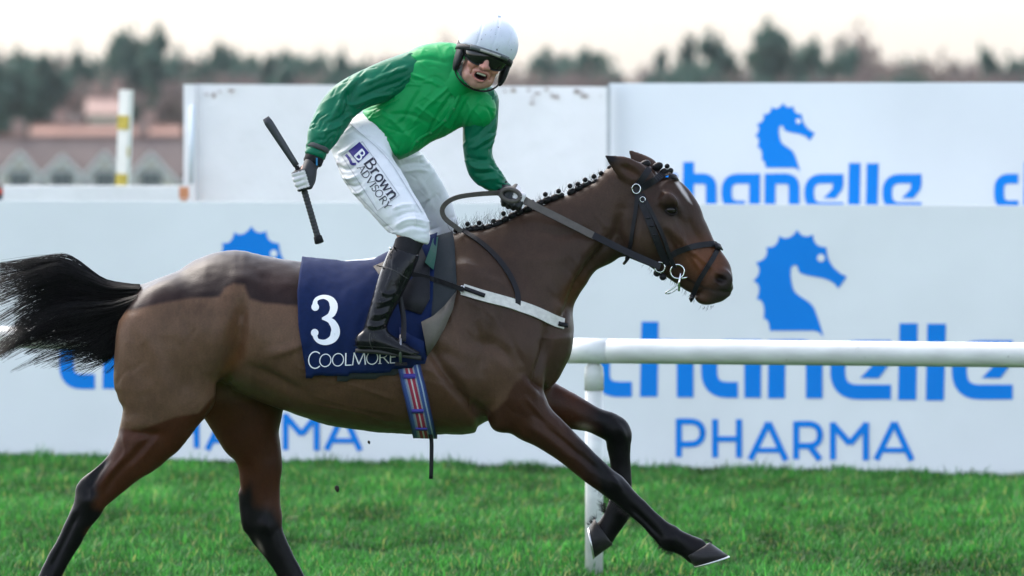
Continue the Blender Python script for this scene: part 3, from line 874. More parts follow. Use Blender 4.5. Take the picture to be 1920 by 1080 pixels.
body = np.nonzero(near & (side > .5))[0]
for _ in range(150):                                    # short skin creases and veins following the body
    i = body[gg.integers(0, len(body))]; x_, y_ = hpx[i], hpy[i]
    if x_ > 1150 or (y_ < 580 and x_ < 850): continue
    a_ = R(gg.normal(55 if (x_ > 860 and y_ < 640) else (18 if y_ > 620 and 450 < x_ < 900 else (45 if x_ > 900 else 125)), 14)); l = gg.uniform(18, 60)
    groove([(x_ - math.cos(a_) * l / 2, y_ - math.sin(a_) * l / 2), (x_ + gg.normal(0, 3), y_ + gg.normal(0, 3)), (x_ + math.cos(a_) * l / 2, y_ + math.sin(a_) * l / 2)], gg.choice([-1, 1]) * gg.uniform(.0010, .0024), gg.uniform(2.4, 4.5))
rv = np.clip(1 - 7 * np.abs(vnoise(HV * np.array([9, 9, 6]), 14)), 0, 1) * np.clip(vnoise(HV * 4, 15) + .25, 0, 1)
relief += 0.0020 * rv * side                            # branching veins
relief += 0.0022 * vnoise(HV * 14, 4) + 0.0012 * vnoise(HV * 32, 5)
HV = HV + HN * relief[:, None]
HV = lap(HV, HQ, 1, 0.25)
HN = normals(HV, HQ)
HB = bvh_of(HV, HQ)
hpx, hpy = to_px(HV)
# ---- coat colours (clipped body, unclipped saddle patch and legs, black points)
c_clip = np.array([0.172, 0.104, 0.066]); c_dark = np.array([0.024, 0.014, 0.013]); c_red = np.array([0.082, 0.029, 0.013]); c_black = np.array([0.006, 0.0055, 0.007])
c_neck = np.array([0.080, 0.049, 0.034]); c_head = np.array([0.062, 0.036, 0.025]); c_tan = np.array([0.22, 0.095, 0.032]); c_belly = np.array([0.115, 0.060, 0.032])
C = np.tile(c_clip, (len(HV), 1))
def paint(col, m):
    global C
    m = np.clip(m, 0, 1)[:, None]; C = C * (1 - m) + np.asarray(col) * m
jit = 5 * vnoise(HV * 25, 8) + 3 * vnoise(HV * 70, 9)
jx, jy = hpx + jit, hpy + jit * 0.7
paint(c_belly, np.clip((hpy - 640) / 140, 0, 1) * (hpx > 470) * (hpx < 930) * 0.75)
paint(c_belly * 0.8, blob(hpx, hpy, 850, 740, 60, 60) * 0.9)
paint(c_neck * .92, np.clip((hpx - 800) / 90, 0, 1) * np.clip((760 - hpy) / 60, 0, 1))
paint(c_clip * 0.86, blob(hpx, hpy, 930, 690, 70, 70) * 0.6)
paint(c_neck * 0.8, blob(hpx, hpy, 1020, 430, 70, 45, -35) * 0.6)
paint(c_head, np.clip((hpx - 1150) / 50, 0, 1) * (hpy < 620))
paint(c_tan * 0.62, blob(hpx, hpy, 1075, 545, 40, 16, 125) * 0.7)
paint(c_tan * 0.85, blob(hpx, hpy, 428, 690, 46, 14, 125) * 0.8 + blob(hpx, hpy, 442, 620, 22, 60) * 0.45)
paint(c_clip * 1.1, blob(hpx, hpy, 540, 610, 60, 60) * 0.4)
# unclipped saddle patch and rump
rump = [(150, 400), (150, 600), (205, 592), (239, 583), (274, 575), (311, 566), (356, 559), (411, 556), (420, 541), (437, 532), (458, 534), (468, 560), (496, 568), (556, 573), (800, 573), (840, 520), (846, 470), (846, 425), (560, 400)]
paint(c_dark, mask(jx * 0.25 + hpx * 0.75, jy * 0.25 + hpy * 0.75, rump, 3.5) * (hpx > 150))
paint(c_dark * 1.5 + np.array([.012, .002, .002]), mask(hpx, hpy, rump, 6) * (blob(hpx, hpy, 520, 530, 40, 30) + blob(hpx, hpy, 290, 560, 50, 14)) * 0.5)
# legs
hindn = [(215, 800), (228, 803), (262, 806), (285, 798), (330, 781), (372, 775), (396, 748), (425, 722), (445, 745), (400, 860), (250, 960), (-80, 1300), (-80, 1100), (100, 900)]
paint(c_red, mask(hpx, hpy, hindn, 2.5) * near)
hindf = [(370, 760), (545, 735), (560, 900), (760, 1300), (440, 1300), (380, 830)]
paint(c_red * 0.95, mask(hpx, hpy, hindf, 10) * (~near) * (hpy > 735))
paint(c_tan * 0.5, blob(hpx, hpy, 415, 770, 40, 30) * (~near) * .6)
def blackleg(poly, soft, sel):
    paint(c_black, mask(jx, jy, poly, soft) * sel)
blackleg([(212, 838), (200, 853), (130, 890), (60, 1000), (-100, 1300), (120, 1300), (160, 1000), (205, 962), (172, 950), (185, 905)], 7, near & (hpy > 830))
blackleg([(440, 930), (468, 905), (480, 950), (510, 955), (528, 985), (545, 960), (800, 1300), (440, 1300)], 9, ~near)
foren = [(1026, 728), (981, 701), (963, 723), (948, 749), (930, 767), (912, 782), (900, 840), (1100, 960), (1400, 1150), (1400, 900), (1060, 700)]
paint(c_red * np.array([.72, .86, 1.0]), mask(jx * .4 + hpx * .6, jy * .4 + hpy * .6, foren, 3) * (HV[:, 1] < -0.03) * (hpy > 690))
paint(c_red * .9, np.clip((hpx - 1010) / 30, 0, 1) * (HV[:, 1] > 0.03) * (hpy > 715))
blackleg([(1075, 800), (1105, 900), (1200, 1200), (1500, 1200), (1400, 900), (1130, 830)], 22, (HV[:, 1] < -0.03) & (hpy > 730))
blackleg([(1085, 700), (1115, 830), (1060, 1100), (1300, 1100), (1250, 780)], 22, (HV[:, 1] > 0.03) & (hpy > 715))
paint((.30, .25, .19), blob(hpx, hpy, 1096, 801, 13, 7, 15) * 1.2 * (HV[:, 1] > 0.03) * (hpy > 780))
paint((.25, .22, .19), blob(hpx, hpy, 488, 1025, 4, 12, -25) * (~near))
# face
mz = blob(hpx, hpy, 1322, 488, 40, 32, 40)
paint((0.19, 0.075, 0.035), np.clip(mz * 1.25, 0, .95))
paint((0.11, 0.06, 0.038), blob(hpx, hpy, 1268, 440, 20, 34, -25) * .5)
paint((0.105, 0.068, 0.048), blob(hpx, hpy, 1205, 445, 30, 36) * .6)
paint((0.02, 0.014, 0.013), np.clip(1.2 - polydist(hpx, hpy, [(1288, 523), (1322, 540), (1350, 549), (1374, 548)]) / 3.0, 0, 1) * .9)
paint((0.085, 0.06, 0.045), blob(hpx, hpy, 1255, 420, 22, 12, 20) * .6)
paint((0.045, 0.036, 0.034), np.clip(blob(hpx, hpy, 1366, 530, 22, 22) * 1.3 + blob(hpx, hpy, 1345, 556, 30, 14) * .9, 0, .97))
paint((0.13, 0.07, 0.045), blob(hpx, hpy, 1318, 556, 16, 12) * .7)
paint((0.015, 0.012, 0.012), np.clip(blob(hpx, hpy, 1351, 524, 10, 6, -15) * 1.3, 0, 1) * (np.abs(HV[:, 1]) > .03))
paint((0.012, 0.010, 0.010), np.clip(blob(hpx, hpy, 1258, 394, 17, 12, 20) * 1.1, 0, 1) * (np.abs(HV[:, 1]) > .05))
star = [(1266, 342), (1272, 340), (1287, 362), (1297, 382), (1290, 376), (1279, 362)]
paint((0.75, 0.73, 0.72), mask(hpx, hpy, star, 2.0) * (HV[:, 1] > -0.045) * (HV[:, 1] < 0.045) * (hpx > 1250))
paint(c_black * 1.5, blob(hpx, hpy, 1143, 297, 16, 12) * 1.2 * (hpy < 325))
paint((0.10, 0.05, 0.03), blob(hpx, hpy, 1182, 322, 18, 10, 30) * .8)
paint(c_black, np.clip(1.2 - np.abs(HV[:, 1]) / .018, 0, 1) * (hpx > 846) * (hpx < 1200) * (hpy < 460) * (HN[:, 2] > .2))   # mane root
paint(c_black, np.clip((255 - hpx) / 25, 0, 1) * (hpy < 580))
C = C * np.array([.62, .57, .55])
C *= (1 + 0.14 * vnoise(HV * 8, 21) + 0.10 * vnoise(HV * 24, 22) + 0.10 * vnoise(HV * np.array([140, 60, 45]), 23))[:, None]
M_coat = mat('horse_coat', rough=0.36, attr='col', noise=0.15, nscale=150, bump=0.28, bscale=190, bdist=0.003, spec=0.13)
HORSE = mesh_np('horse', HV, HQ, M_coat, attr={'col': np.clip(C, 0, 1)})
tag(HORSE, 'bay racehorse with clipped brown flanks and black legs galloping to the right', 'horse')
# ================================================================ HORSE PARTS: hooves, eyes, mane, tail
def cray(px, py, bvh=None):
    """camera-side surface point and normal of the horse at a photograph pixel"""
    d = Vector(ray(px, py)).normalized()
    h = (bvh or HB).ray_cast(Vector(_cp) + d * 28, d)
    return (np.array(h[0]), np.array(h[1])) if h[0] is not None else (None, None)
def surf_path(pts, off=0.006, n=6, bvh=None):
    """dense path on the horse's near side through pixel points -> points, normals"""
    c = catmull(pts, n); pp = []; nn = []
    for x, y in c:
        p, q = cray(x, y, bvh); pp.append(p); nn.append(q)
    ok = [i for i, p in enumerate(pp) if p is not None]
    for i in range(len(pp)):
        if pp[i] is None:
            j = min(ok, key=lambda k: abs(k - i)); q = P(c[i][0], c[i][1], pp[j][1]); pp[i] = q; nn[i] = nn[j]
    pp = np.array(pp); nn = np.array(nn)
    for _ in range(3): nn[1:-1] = (nn[:-2] + nn[1:-1] * 2 + nn[2:]) / 4
    nn /= np.linalg.norm(nn, axis=1)[:, None]
    pp = pp + nn * off
    for _ in range(2): pp[1:-1] = (pp[:-2] + pp[1:-1] * 2 + pp[2:]) / 4
    return pp, nn
def surf_strap(mb, pts, w, off=0.006, th=0.004, mirror=False, bvh=None):
    p, n = surf_path(pts, off, bvh=bvh)
    T_ = np.gradient(p, axis=0); sd = np.cross(n, T_)
    V, F = strap_geo(p, sd, w * S / 2, th)
    mb.add(V, F)
    if mirror:
        V2 = np.array(V) * np.array([1, -1, 1]); mb.add(V2, [tuple(reversed(f)) for f in F])
    return p, n

M_hoof = mat('hoof_horn', (0.017, 0.015, 0.016), 0.42, spec=.25, specks=.72, sscale=90, noise=0.25, nscale=40, bump=0.3, bscale=60, stretch=(1, 1, 4))
M_shoe = mat('worn_aluminium', (0.62, 0.62, 0.62), 0.35, 0.9, noise=0.2, nscale=60)
M_hair = mat('black_hair', (0.006, 0.0055, 0.006), 0.42, noise=0.3, nscale=30, spec=0.14)
M_eye = mat('horse_eye', (0.008, 0.005, 0.004), 0.08, spec=0.3)
def hoof(A, B, Cc, D, y0, bt=0.045, bb=0.060):
    def ring(a, b, hw, n=24, k=0.0):
        a, b = P(*a, y0), P(*b, y0); m = (a + b) / 2; u = (b - a) / 2
        return [m + u * math.cos(t) + np.array([0, hw * math.sin(t), 0]) for t in np.linspace(0, 2 * math.pi, n, endpoint=False)]
    def mixp(p, q, t): return (p[0] + (q[0] - p[0]) * t, p[1] + (q[1] - p[1]) * t)
    rs = [ring(A, B, bt * .92), ring(mixp(A, Cc, .06), mixp(B, D, .06), bt * 1.04), ring(mixp(A, Cc, .5), mixp(B, D, .5), (bt + bb) / 2), ring(Cc, D, bb)]
    def loftm(rs, capb=True):
        V = [p for r in rs for p in r]; n = len(rs[0]); F = []
        for i in range(len(rs) - 1):
            for k in range(n): F.append((i * n + k, i * n + (k + 1) % n, (i + 1) * n + (k + 1) % n, (i + 1) * n + k))
        F.append(tuple(range(n))[::-1]); F.append(tuple((len(rs) - 1) * n + k for k in range(n)))
        return MB().add(V, F)
    h = loftm(rs).build('hoof', M_hoof, HORSE)
    dx, dy = (Cc[0] - A[0] + D[0] - B[0]) / 2, (Cc[1] - A[1] + D[1] - B[1]) / 2
    L = math.hypot(dx, dy); dx, dy = dx / L * 4, dy / L * 4
    loftm([ring(mixp(Cc, D, -.01), mixp(Cc, D, 1.012), bb * 1.02), ring((Cc[0] + dx, Cc[1] + dy), (D[0] + dx, D[1] + dy), bb * 1.0)]).build('horseshoe', M_shoe, h)
hoof((1284, 1044), (1331, 1017), (1302, 1062), (1366, 1042), -.13)
hoof((1114, 972), (1149, 1021), (1104, 989), (1115, 1046), .13)
hoof((3, 1206), (46, 1220), (-12, 1247), (56, 1246), -.15)
hoof((598, 1206), (641, 1220), (594, 1247), (662, 1246), .145)

def ball_geo(c, r, n=10, m=8, M=None):
    V = []; F = []
    r = np.broadcast_to(r, (3,))
    for i in range(m + 1):
        t = math.pi * i / m
        for k in range(n):
            a = 2 * math.pi * k / n
            v = Vector((r[0] * math.sin(t) * math.cos(a), r[1] * math.sin(t) * math.sin(a), r[2] * math.cos(t)))
            if M is not None: v = M @ v
            V.append((c[0] + v[0], c[1] + v[1], c[2] + v[2]))
    for i in range(m):
        for k in range(n): F.append((i * n + k, (i + 1) * n + k, (i + 1) * n + (k + 1) % n, i * n + (k + 1) % n))
    return V, F
pe, ne = cray(1258, 394)
for sgn in (1, -1):
    c = pe + np.array([0.0, 0.010, 0]); c[1] *= sgn
    e_ = MB().add(*ball_geo(c, (.0225, .019, .0185), 20, 14)).build('eye', M_eye, HORSE)
    lm = mat('eyelid', (0.012, 0.009, 0.009), 0.7, spec=.15)
    # lids: thin rolled rims above and below the ball
    for s2, amp in ((1, .0185), (-1, -.0165)):
        pts = [c + np.array([.022 * math.cos(t) + 0.004 * s2 * 0, -sgn * (.0085 + .008 * math.sin(t)), amp * math.sin(t) - .006 * math.cos(t) ]) for t in np.linspace(0.05, math.pi - 0.05, 12)]
        MB().tube(pts, .0034, 6).build('eyelid', lm, e_)
g = np.random.default_rng(4)
# ---- mane: row of plaits along the crest
M_band = mat('plait_thread', (0.55, 0.52, 0.50), 0.7)
crest = catmull([(852, 438), (880, 428), (905, 423), (931, 416), (958, 403), (985, 390), (1012, 378), (1045, 366), (1080, 351), (1115, 337), (1148, 320)], 8)
def plait(px, py, ball, up=10, s=1.0):
    px, py = px + g.normal(0, 2.2), py + 4 + g.normal(0, 1.0)
    base = P(px, py, -0.006)
    sl = -20
    Mr = Euler((0, R(26), 0)).to_matrix()
    o = MB().add(*ball_geo(base, (.019 * s, .014, .0135 * s), 10, 8, Euler((0, R(-26), 0)).to_matrix())).build('mane_plait', M_hair, HORSE)
    if ball:
        c = P(px - 3, py - up, -0.012)
        MB().add(*ball_geo(c, (.0098, .0098, .0098), 10, 8)).build('plait_knot', M_hair, o)
        MB().tube([c + np.array([.009 * math.cos(t), -.004, .009 * math.sin(t) - .002]) for t in np.linspace(-2.2, -0.2, 7)], .0018, 5).build('plait_band', M_band, o)
ii_ = np.linspace(2, len(crest) - 1, 23).astype(int)
for k, i in enumerate(ii_):
    plait(crest[i][0], crest[i][1], (k % 2 == 0) or k > 15, up=7 + 4 * ((k * 7) % 3) / 2, s=0.9 + 0.25 * ((k * 5) % 4) / 3)
plait(1246, 318, False); plait(1228, 309, False, s=1.2); plait(1210, 304, False, s=1.2)
plait(1256, 318, True, up=10)
# ---- hair as thin tubes
def strands(name, curves, rad, parent, m=None, nseg=10):
    """curves: list of (k,3) control arrays; three-sided tapering hairs in one mesh"""
    VV = []; FF = []; off = 0
    for c in curves:
        p = catmull(c, max(2, nseg // (len(c) - 1)))
        n = len(p)
        T_, N_, B_ = frames(p)
        r = rad * np.linspace(1, 0.25, n)
        ring = [p + r[:, None] * (math.cos(a) * N_ + math.sin(a) * B_) for a in (0, 2.094, 4.189)]
        VV.append(np.stack(ring, 1).reshape(-1, 3))
        i = np.arange(n - 1)[:, None] * 3
        for k in range(3):
            k2 = (k + 1) % 3
            FF.append(np.hstack([i + k, i + k2, i + 3 + k2, i + 3 + k]) + off)
        off += 3 * n
    return mesh_np(name, np.vstack(VV), np.vstack(FF), m or M_hair, parent)
g = np.random.default_rng(5)
fam = [  # upper edge to lower edge of the streaming tail
    [(262, 534), (200, 527), (150, 499), (112, 484), (50, 489), (-50, 500)],
    [(262, 540), (200, 536), (150, 515), (105, 500), (40, 520), (-60, 552)],
    [(260, 548), (205, 552), (150, 542), (95, 542), (30, 572), (-60, 620)],
    [(256, 558), (212, 570), (160, 572), (100, 580), (30, 618), (-50, 680)],
    [(252, 568), (216, 588), (168, 602), (105, 622), (35, 652), (-40, 705)],
    [(248, 580), (224, 604), (190, 626), (150, 642), (90, 656), (10, 690)],
    [(244, 592), (228, 618), (212, 642), (192, 664), (150, 672), (90, 690)],
    [(240, 604), (226, 626), (218, 650), (212, 672), (202, 690), (186, 706)]]
fam = np.array(fam, float)
cur = []
for c in range(150):
    t0 = 7 * (c + .5) / 150 + g.normal(0, .12); t0 = min(max(t0, 0), 6.99)
    wav = g.normal(0, 1, (6, 2)).cumsum(0) * np.array([2.5, 3.2]) * np.linspace(0, 1, 6)[:, None] ** 1.3 * (1.0 if t0 < 4.2 else 2.0)
    wav[:, 1] += 5 * math.sin(c * 1.7) * np.sin(np.linspace(0, 4.5, 6)) * np.linspace(0, 1, 6)
    yc = g.normal(0, .024); tw = g.uniform(.25, 1.0); reach = g.uniform(.7, 1.08) if t0 > 1 else g.uniform(.9, 1.1)
    for i in range(32 if t0 < 4.5 else 15):
        t = min(max(t0 + g.normal(0, .30), 0), 6.99); k = min(int(t), 6); f = t - k
        q = fam[k] * (1 - f) + fam[k + 1] * f
        kk = min(int(t0), 6); qc = fam[kk] * (1 - (t0 - kk)) + fam[kk + 1] * (t0 - kk)
        pull = (np.linspace(0, 1, 6) ** 1.5 * tw)[:, None]
        q = q * (1 - pull) + qc * pull + wav + g.normal(0, 1.3, (6, 2)) * np.linspace(.2, 1.6, 6)[:, None]
        y = (yc + g.normal(0, .010)) * np.array([1.7, 1.2, 1.0, 1.2, 1.6, 2.2]) + g.normal(0, .004, 6)
        pts = np.array([P(a, b, yy) for (a, b), yy in zip(q, y)])
        pts = catmull(pts, 4); m_ = int(min(max(9, len(pts) * reach * g.uniform(.85, 1)), len(pts))); pts = pts[:m_][::max(1, m_ // 7)]
        cur.append(pts)
tail = tag(strands('tail', cur, .0016, HORSE, nseg=14), kind='stuff')
cur = []
for i in range(300):                       # flyaway mane and forelock hairs
    j = g.integers(0, len(crest)); x, y = crest[j]
    if i > 380: x, y = g.uniform(1205, 1250), g.uniform(302, 316)
    L = g.uniform(8, 26) * (1.2 if x < 960 else 0.7); a = g.normal(-1.9, .45)
    if i > 380: a = g.normal(-0.5, .3); L *= 1.6
    b = P(x, y, g.normal(0, .01)); e1 = P(x + L * .5 * math.cos(a), y + L * .5 * math.sin(a), g.normal(0, .02)); e2 = P(x + L * math.cos(a + .35), y + L * math.sin(a + .35), g.normal(0, .03))
    cur.append(np.array([b, e1, e2]))
tag(strands('mane_wisps', cur, .0007, HORSE, nseg=6), kind='stuff')
cur = []
def fringe(path, n, L, ang, y0, sd=.3):
    c = catmull(path, 8)
    for _ in range(n):
        x, y = c[g.integers(0, len(c))] + g.normal(0, 1.2, 2); a = R(ang) + g.normal(0, sd); l = L * g.uniform(.4, 1.2); yy = y0 + g.normal(0, .012)
        cur.append(np.array([P(x, y, yy), P(x + l * .5 * math.cos(a), y + l * .5 * math.sin(a), yy), P(x + l * math.cos(a + .2), y + l * math.sin(a + .2), yy)]))
fringe([(1120, 917), (1160, 950), (1185, 968)], 120, 10, 110, -.13)
fringe([(1225, 1010), (1243, 1028), (1262, 1034)], 130, 9, 110, -.13)
fringe([(1135, 945), (1138, 962)], 110, 16, 195, .13)
fringe([(1104, 986), (1118, 970)], 70, 9, 215, .13)
fringe([(1205, 497), (1240, 515), (1285, 545), (1315, 573), (1340, 573)], 60, 9, 100, 0)
fringe([(1284, 1036), (1320, 1012), (1332, 1016)], 90, 7, 40, -.13)
tag(strands('leg_feathering', cur, .0008, HORSE, nseg=6), kind='stuff')

# ================================================================ SADDLECLOTH, PAD, GIRTH
def px_x(px, y=-.25): return P(px, 600, y)[0]
def px_z(py, y=-.25): return P(900, py, y)[2]
ZC = px_z(640, 0)
def section(x, th, base=0.0):
    """surface point of the trunk at station x, th = angle from the top (negative y = near side)"""
    d = Vector((0, -math.sin(th), math.cos(th)))
    o = Vector((x, 0, ZC))
    h = HB.ray_cast(o, d)
    if h[0] is None: return np.array(o + d * .28), np.array(d)
    return np.array(h[0]), np.array(h[1])
def drape(left, right, bottom, nu, nv, off, wr=0.0, seed=0, top_off=None):
    """cloth hung over the back: left/right = [(py, px)], bottom = [(px, py)] of the near side; mirrored over the spine"""
    left = np.array(left, float); right = np.array(right, float); bottom = np.array(bottom, float)
    G = np.zeros((nu, 2 * nv + 1, 3)); Nn = np.zeros_like(G)
    for i in range(nu):
        u = i / (nu - 1)
        xb = np.interp(u, [0, 1], [bottom[0, 0], bottom[-1, 0]])
        zb = px_z(np.interp(xb, bottom[:, 0], bottom[:, 1]), -.29)
        # angle at which the flank reaches the hem
        ths = np.linspace(.2, 2.4, 60); zz = np.array([section(px_x(xb), t)[0][2] for t in ths])
        k = np.argmax(zz < zb); tb = ths[k] if zz.min() < zb else 2.4
        for j in range(nv + 1):
            v = j / nv
            py = 450 + (np.interp(xb, bottom[:, 0], bottom[:, 1]) - 450) * v
            x = px_x(np.interp(py, left[:, 0], left[:, 1]) * (1 - u) + np.interp(py, right[:, 0], right[:, 1]) * u, -.25 * min(1, v * 2))
            p, n = section(x, tb * v + 1e-4)
            G[i, nv + j] = p; Nn[i, nv + j] = n
            G[i, nv - j] = p * np.array([1, -1, 1]); Nn[i, nv - j] = n * np.array([1, -1, 1])
    def blur(A, it):
        for _ in range(it):
            A[1:-1] = (A[:-2] + 2 * A[1:-1] + A[2:]) / 4; A[:, 1:-1] = (A[:, :-2] + 2 * A[:, 1:-1] + A[:, 2:]) / 4
        return A
    Nn = blur(Nn, 4); Nn /= np.linalg.norm(Nn, axis=2)[..., None]
    pts = G.reshape(-1, 3)
    w = wr * (vnoise(pts * np.array([9, 4, 5]), seed) + .6 * vnoise(pts * np.array([26, 10, 12]), seed + 1) + .3 * vnoise(pts * 45, seed + 2))
    V = pts + Nn.reshape(-1, 3) * (off + w)[:, None]
    m = 2 * nv + 1
    i, j = np.meshgrid(np.arange(nu - 1), np.arange(m - 1), indexing='ij'); q = (i * m + j).ravel()
    Fd = np.stack([q, q + m, q + m + 1, q + 1], 1)
    k = len(Fd) // 2 + nv // 2; nf = np.cross(V[Fd[k, 1]] - V[Fd[k, 0]], V[Fd[k, 2]] - V[Fd[k, 0]])
    return V, (Fd if nf @ Nn.reshape(-1, 3)[Fd[k, 0]] > 0 else Fd[:, ::-1].copy())
def solid(o, th, off=-1):
    md = o.modifiers.new('thickness', 'SOLIDIFY'); md.thickness = th; md.offset = off; return o
M_navy = mat('navy_cloth', sr(13, 30, 68), 0.8, noise=0.14, nscale=60, bump=0.5, bscale=900, bdist=0.0006, spec=.12)
M_pad = mat('grey_foam_pad', sr(52, 56, 60), 0.85, spec=.15, noise=0.08, nscale=80, bump=0.4, bscale=700, bdist=0.0008)
M_pad2 = mat('grey_pad_underside', sr(98, 92, 84), 0.85, noise=0.10, nscale=60, bump=0.4, bscale=500, bdist=0.001)
M_white = mat('white_print', (0.78, 0.79, 0.82), 0.6, noise=0.04, nscale=40)
M_strap = mat('black_leather', (0.010, 0.010, 0.013), 0.45, spec=.18, noise=0.25, nscale=50, bump=0.25, bscale=300, bdist=0.001)
M_rein = mat('brown_grey_rubber_rein', (0.075, 0.064, 0.056), 0.7, noise=0.18, nscale=60, bump=0.5, bscale=400, bdist=0.001)
M_chrome = mat('steel_bit', (0.75, 0.75, 0.76), 0.18, 1.0)
V, F = drape([(430, 640), (720, 632)], [(430, 846), (480, 853), (545, 857), (620, 857), (700, 857)],
             [(630, 710), (700, 706), (760, 694), (800, 668), (830, 618), (857, 550)], 26, 26, .010, .001, 40)
pad = mesh_np('saddle_pad', V, F, M_pad); solid(pad, .006)
tag(pad, 'dark grey foam pad under the navy number cloth, front corner folded back', 'saddle pad')
# folded-back front corner of the pad
fp = [(790, 603), (812, 592), (835, 573), (856, 545), (848, 580), (832, 616), (815, 645), (800, 668), (797, 640)]
cx, cy = 818, 615
mb = MB(); Vf = [];
cc = cray(cx, cy)[0] + np.array([0, -.040, 0])
for i, (x, y) in enumerate(fp):
    p = cray(x, y)[0]; lift = [.052, .045, .030, .018, .018, .020, .024, .028, .045][i]
    Vf.append(p + np.array([0, -lift, 0]))
mb.add(Vf + [cc], [(i, (i + 1) % len(fp), len(fp)) for i in range(len(fp))])
fl = mb.build('folded_corner', M_pad2, pad); solid(fl, .005)
V, F = drape([(430, 566), (491, 564), (560, 556), (620, 560), (702, 576)], [(430, 826), (480, 818), (560, 811), (620, 806), (680, 796)],
             [(576, 702), (660, 697), (750, 690), (796, 680)], 60, 44, .021, .0042, 50)
cloth = mesh_np('number_cloth', V, F, M_navy); solid(cloth, .003)
tag(cloth, 'navy blue number cloth with white 3 and lettering, draped over the horse', 'saddlecloth')
CB = bvh_of(V, F)
# front fold of the cloth above the toe of the boot
mb = MB()
fr = [(748, 612), (770, 628), (795, 640), (797, 676), (775, 668), (752, 650)]
ps = [cray(x, y, CB)[0] if cray(x, y, CB)[0] is not None else cray(x, y)[0] + np.array([0, -.02, 0]) for x, y in fr]
lf = [.008, .022, .03, .012, .010, .006]
Vf = [p + np.array([0, -l, 0]) for p, l in zip(ps, lf)]; mid = np.mean(Vf, axis=0) + np.array([0, -.012, 0])
mb.add(Vf + [mid], [(i, (i + 1) % 6, 6) for i in range(6)]); solid(mb.build('cloth_fold', M_navy, cloth), .003)
# teal lining showing at the withers
ps = [cray(x, y)[0] + np.array([0, -.034, .004]) for x, y in [(812, 450), (822, 446), (818, 480), (813, 508), (804, 500), (797, 494), (806, 470)]]
mt = mat('teal_ribbed_lining', sr(20, 120, 105), 0.6, noise=.1)
t_ = mt.node_tree; wv = t_.nodes.new('ShaderNodeTexWave'); wv.inputs['Scale'].default_value = 45; bpn = t_.nodes.new('ShaderNodeBump'); bpn.inputs['Distance'].default_value = .003
t_.links.new(wv.outputs['Fac'], bpn.inputs['Height']); t_.links.new(bpn.outputs[0], t_.nodes['Principled BSDF'].inputs['Normal'])
solid(MB().add(ps, [tuple(range(7))]).build('teal_lining', mt, cloth, smooth=False), .003)

# ---- print laid on a surface
def surf_fn(bvh, lift=0.0015):
    last = [None]
    def fn(x, y, eps):
        d = Vector(ray(x, y)).normalized(); h = bvh.ray_cast(Vector(_cp) + d * 28, d)
        if h[0] is None: return P(x, y, last[0] if last[0] is not None else -.3)
        last[0] = h[0].y
        n = np.array(h[1]); n = n if n[1] < 0 else -n
        return np.array(h[0]) + n * lift + np.array([0, -eps, 0])
    return fn
def dense(pts, step=1.5):
    pts = np.asarray(pts, float); out = [pts[0]]
    for a, b in zip(pts[:-1], pts[1:]):
        n = max(1, int(np.linalg.norm(b - a) / step))
        for k in range(1, n + 1): out.append(a + (b - a) * k / n)
    return np.array(out)
def arcp(cx, cy, rx, ry, a0, a1, n=14):
    return [(cx + rx * math.cos(R(a)), cy + ry * math.sin(R(a))) for a in np.linspace(a0, a1, n)]
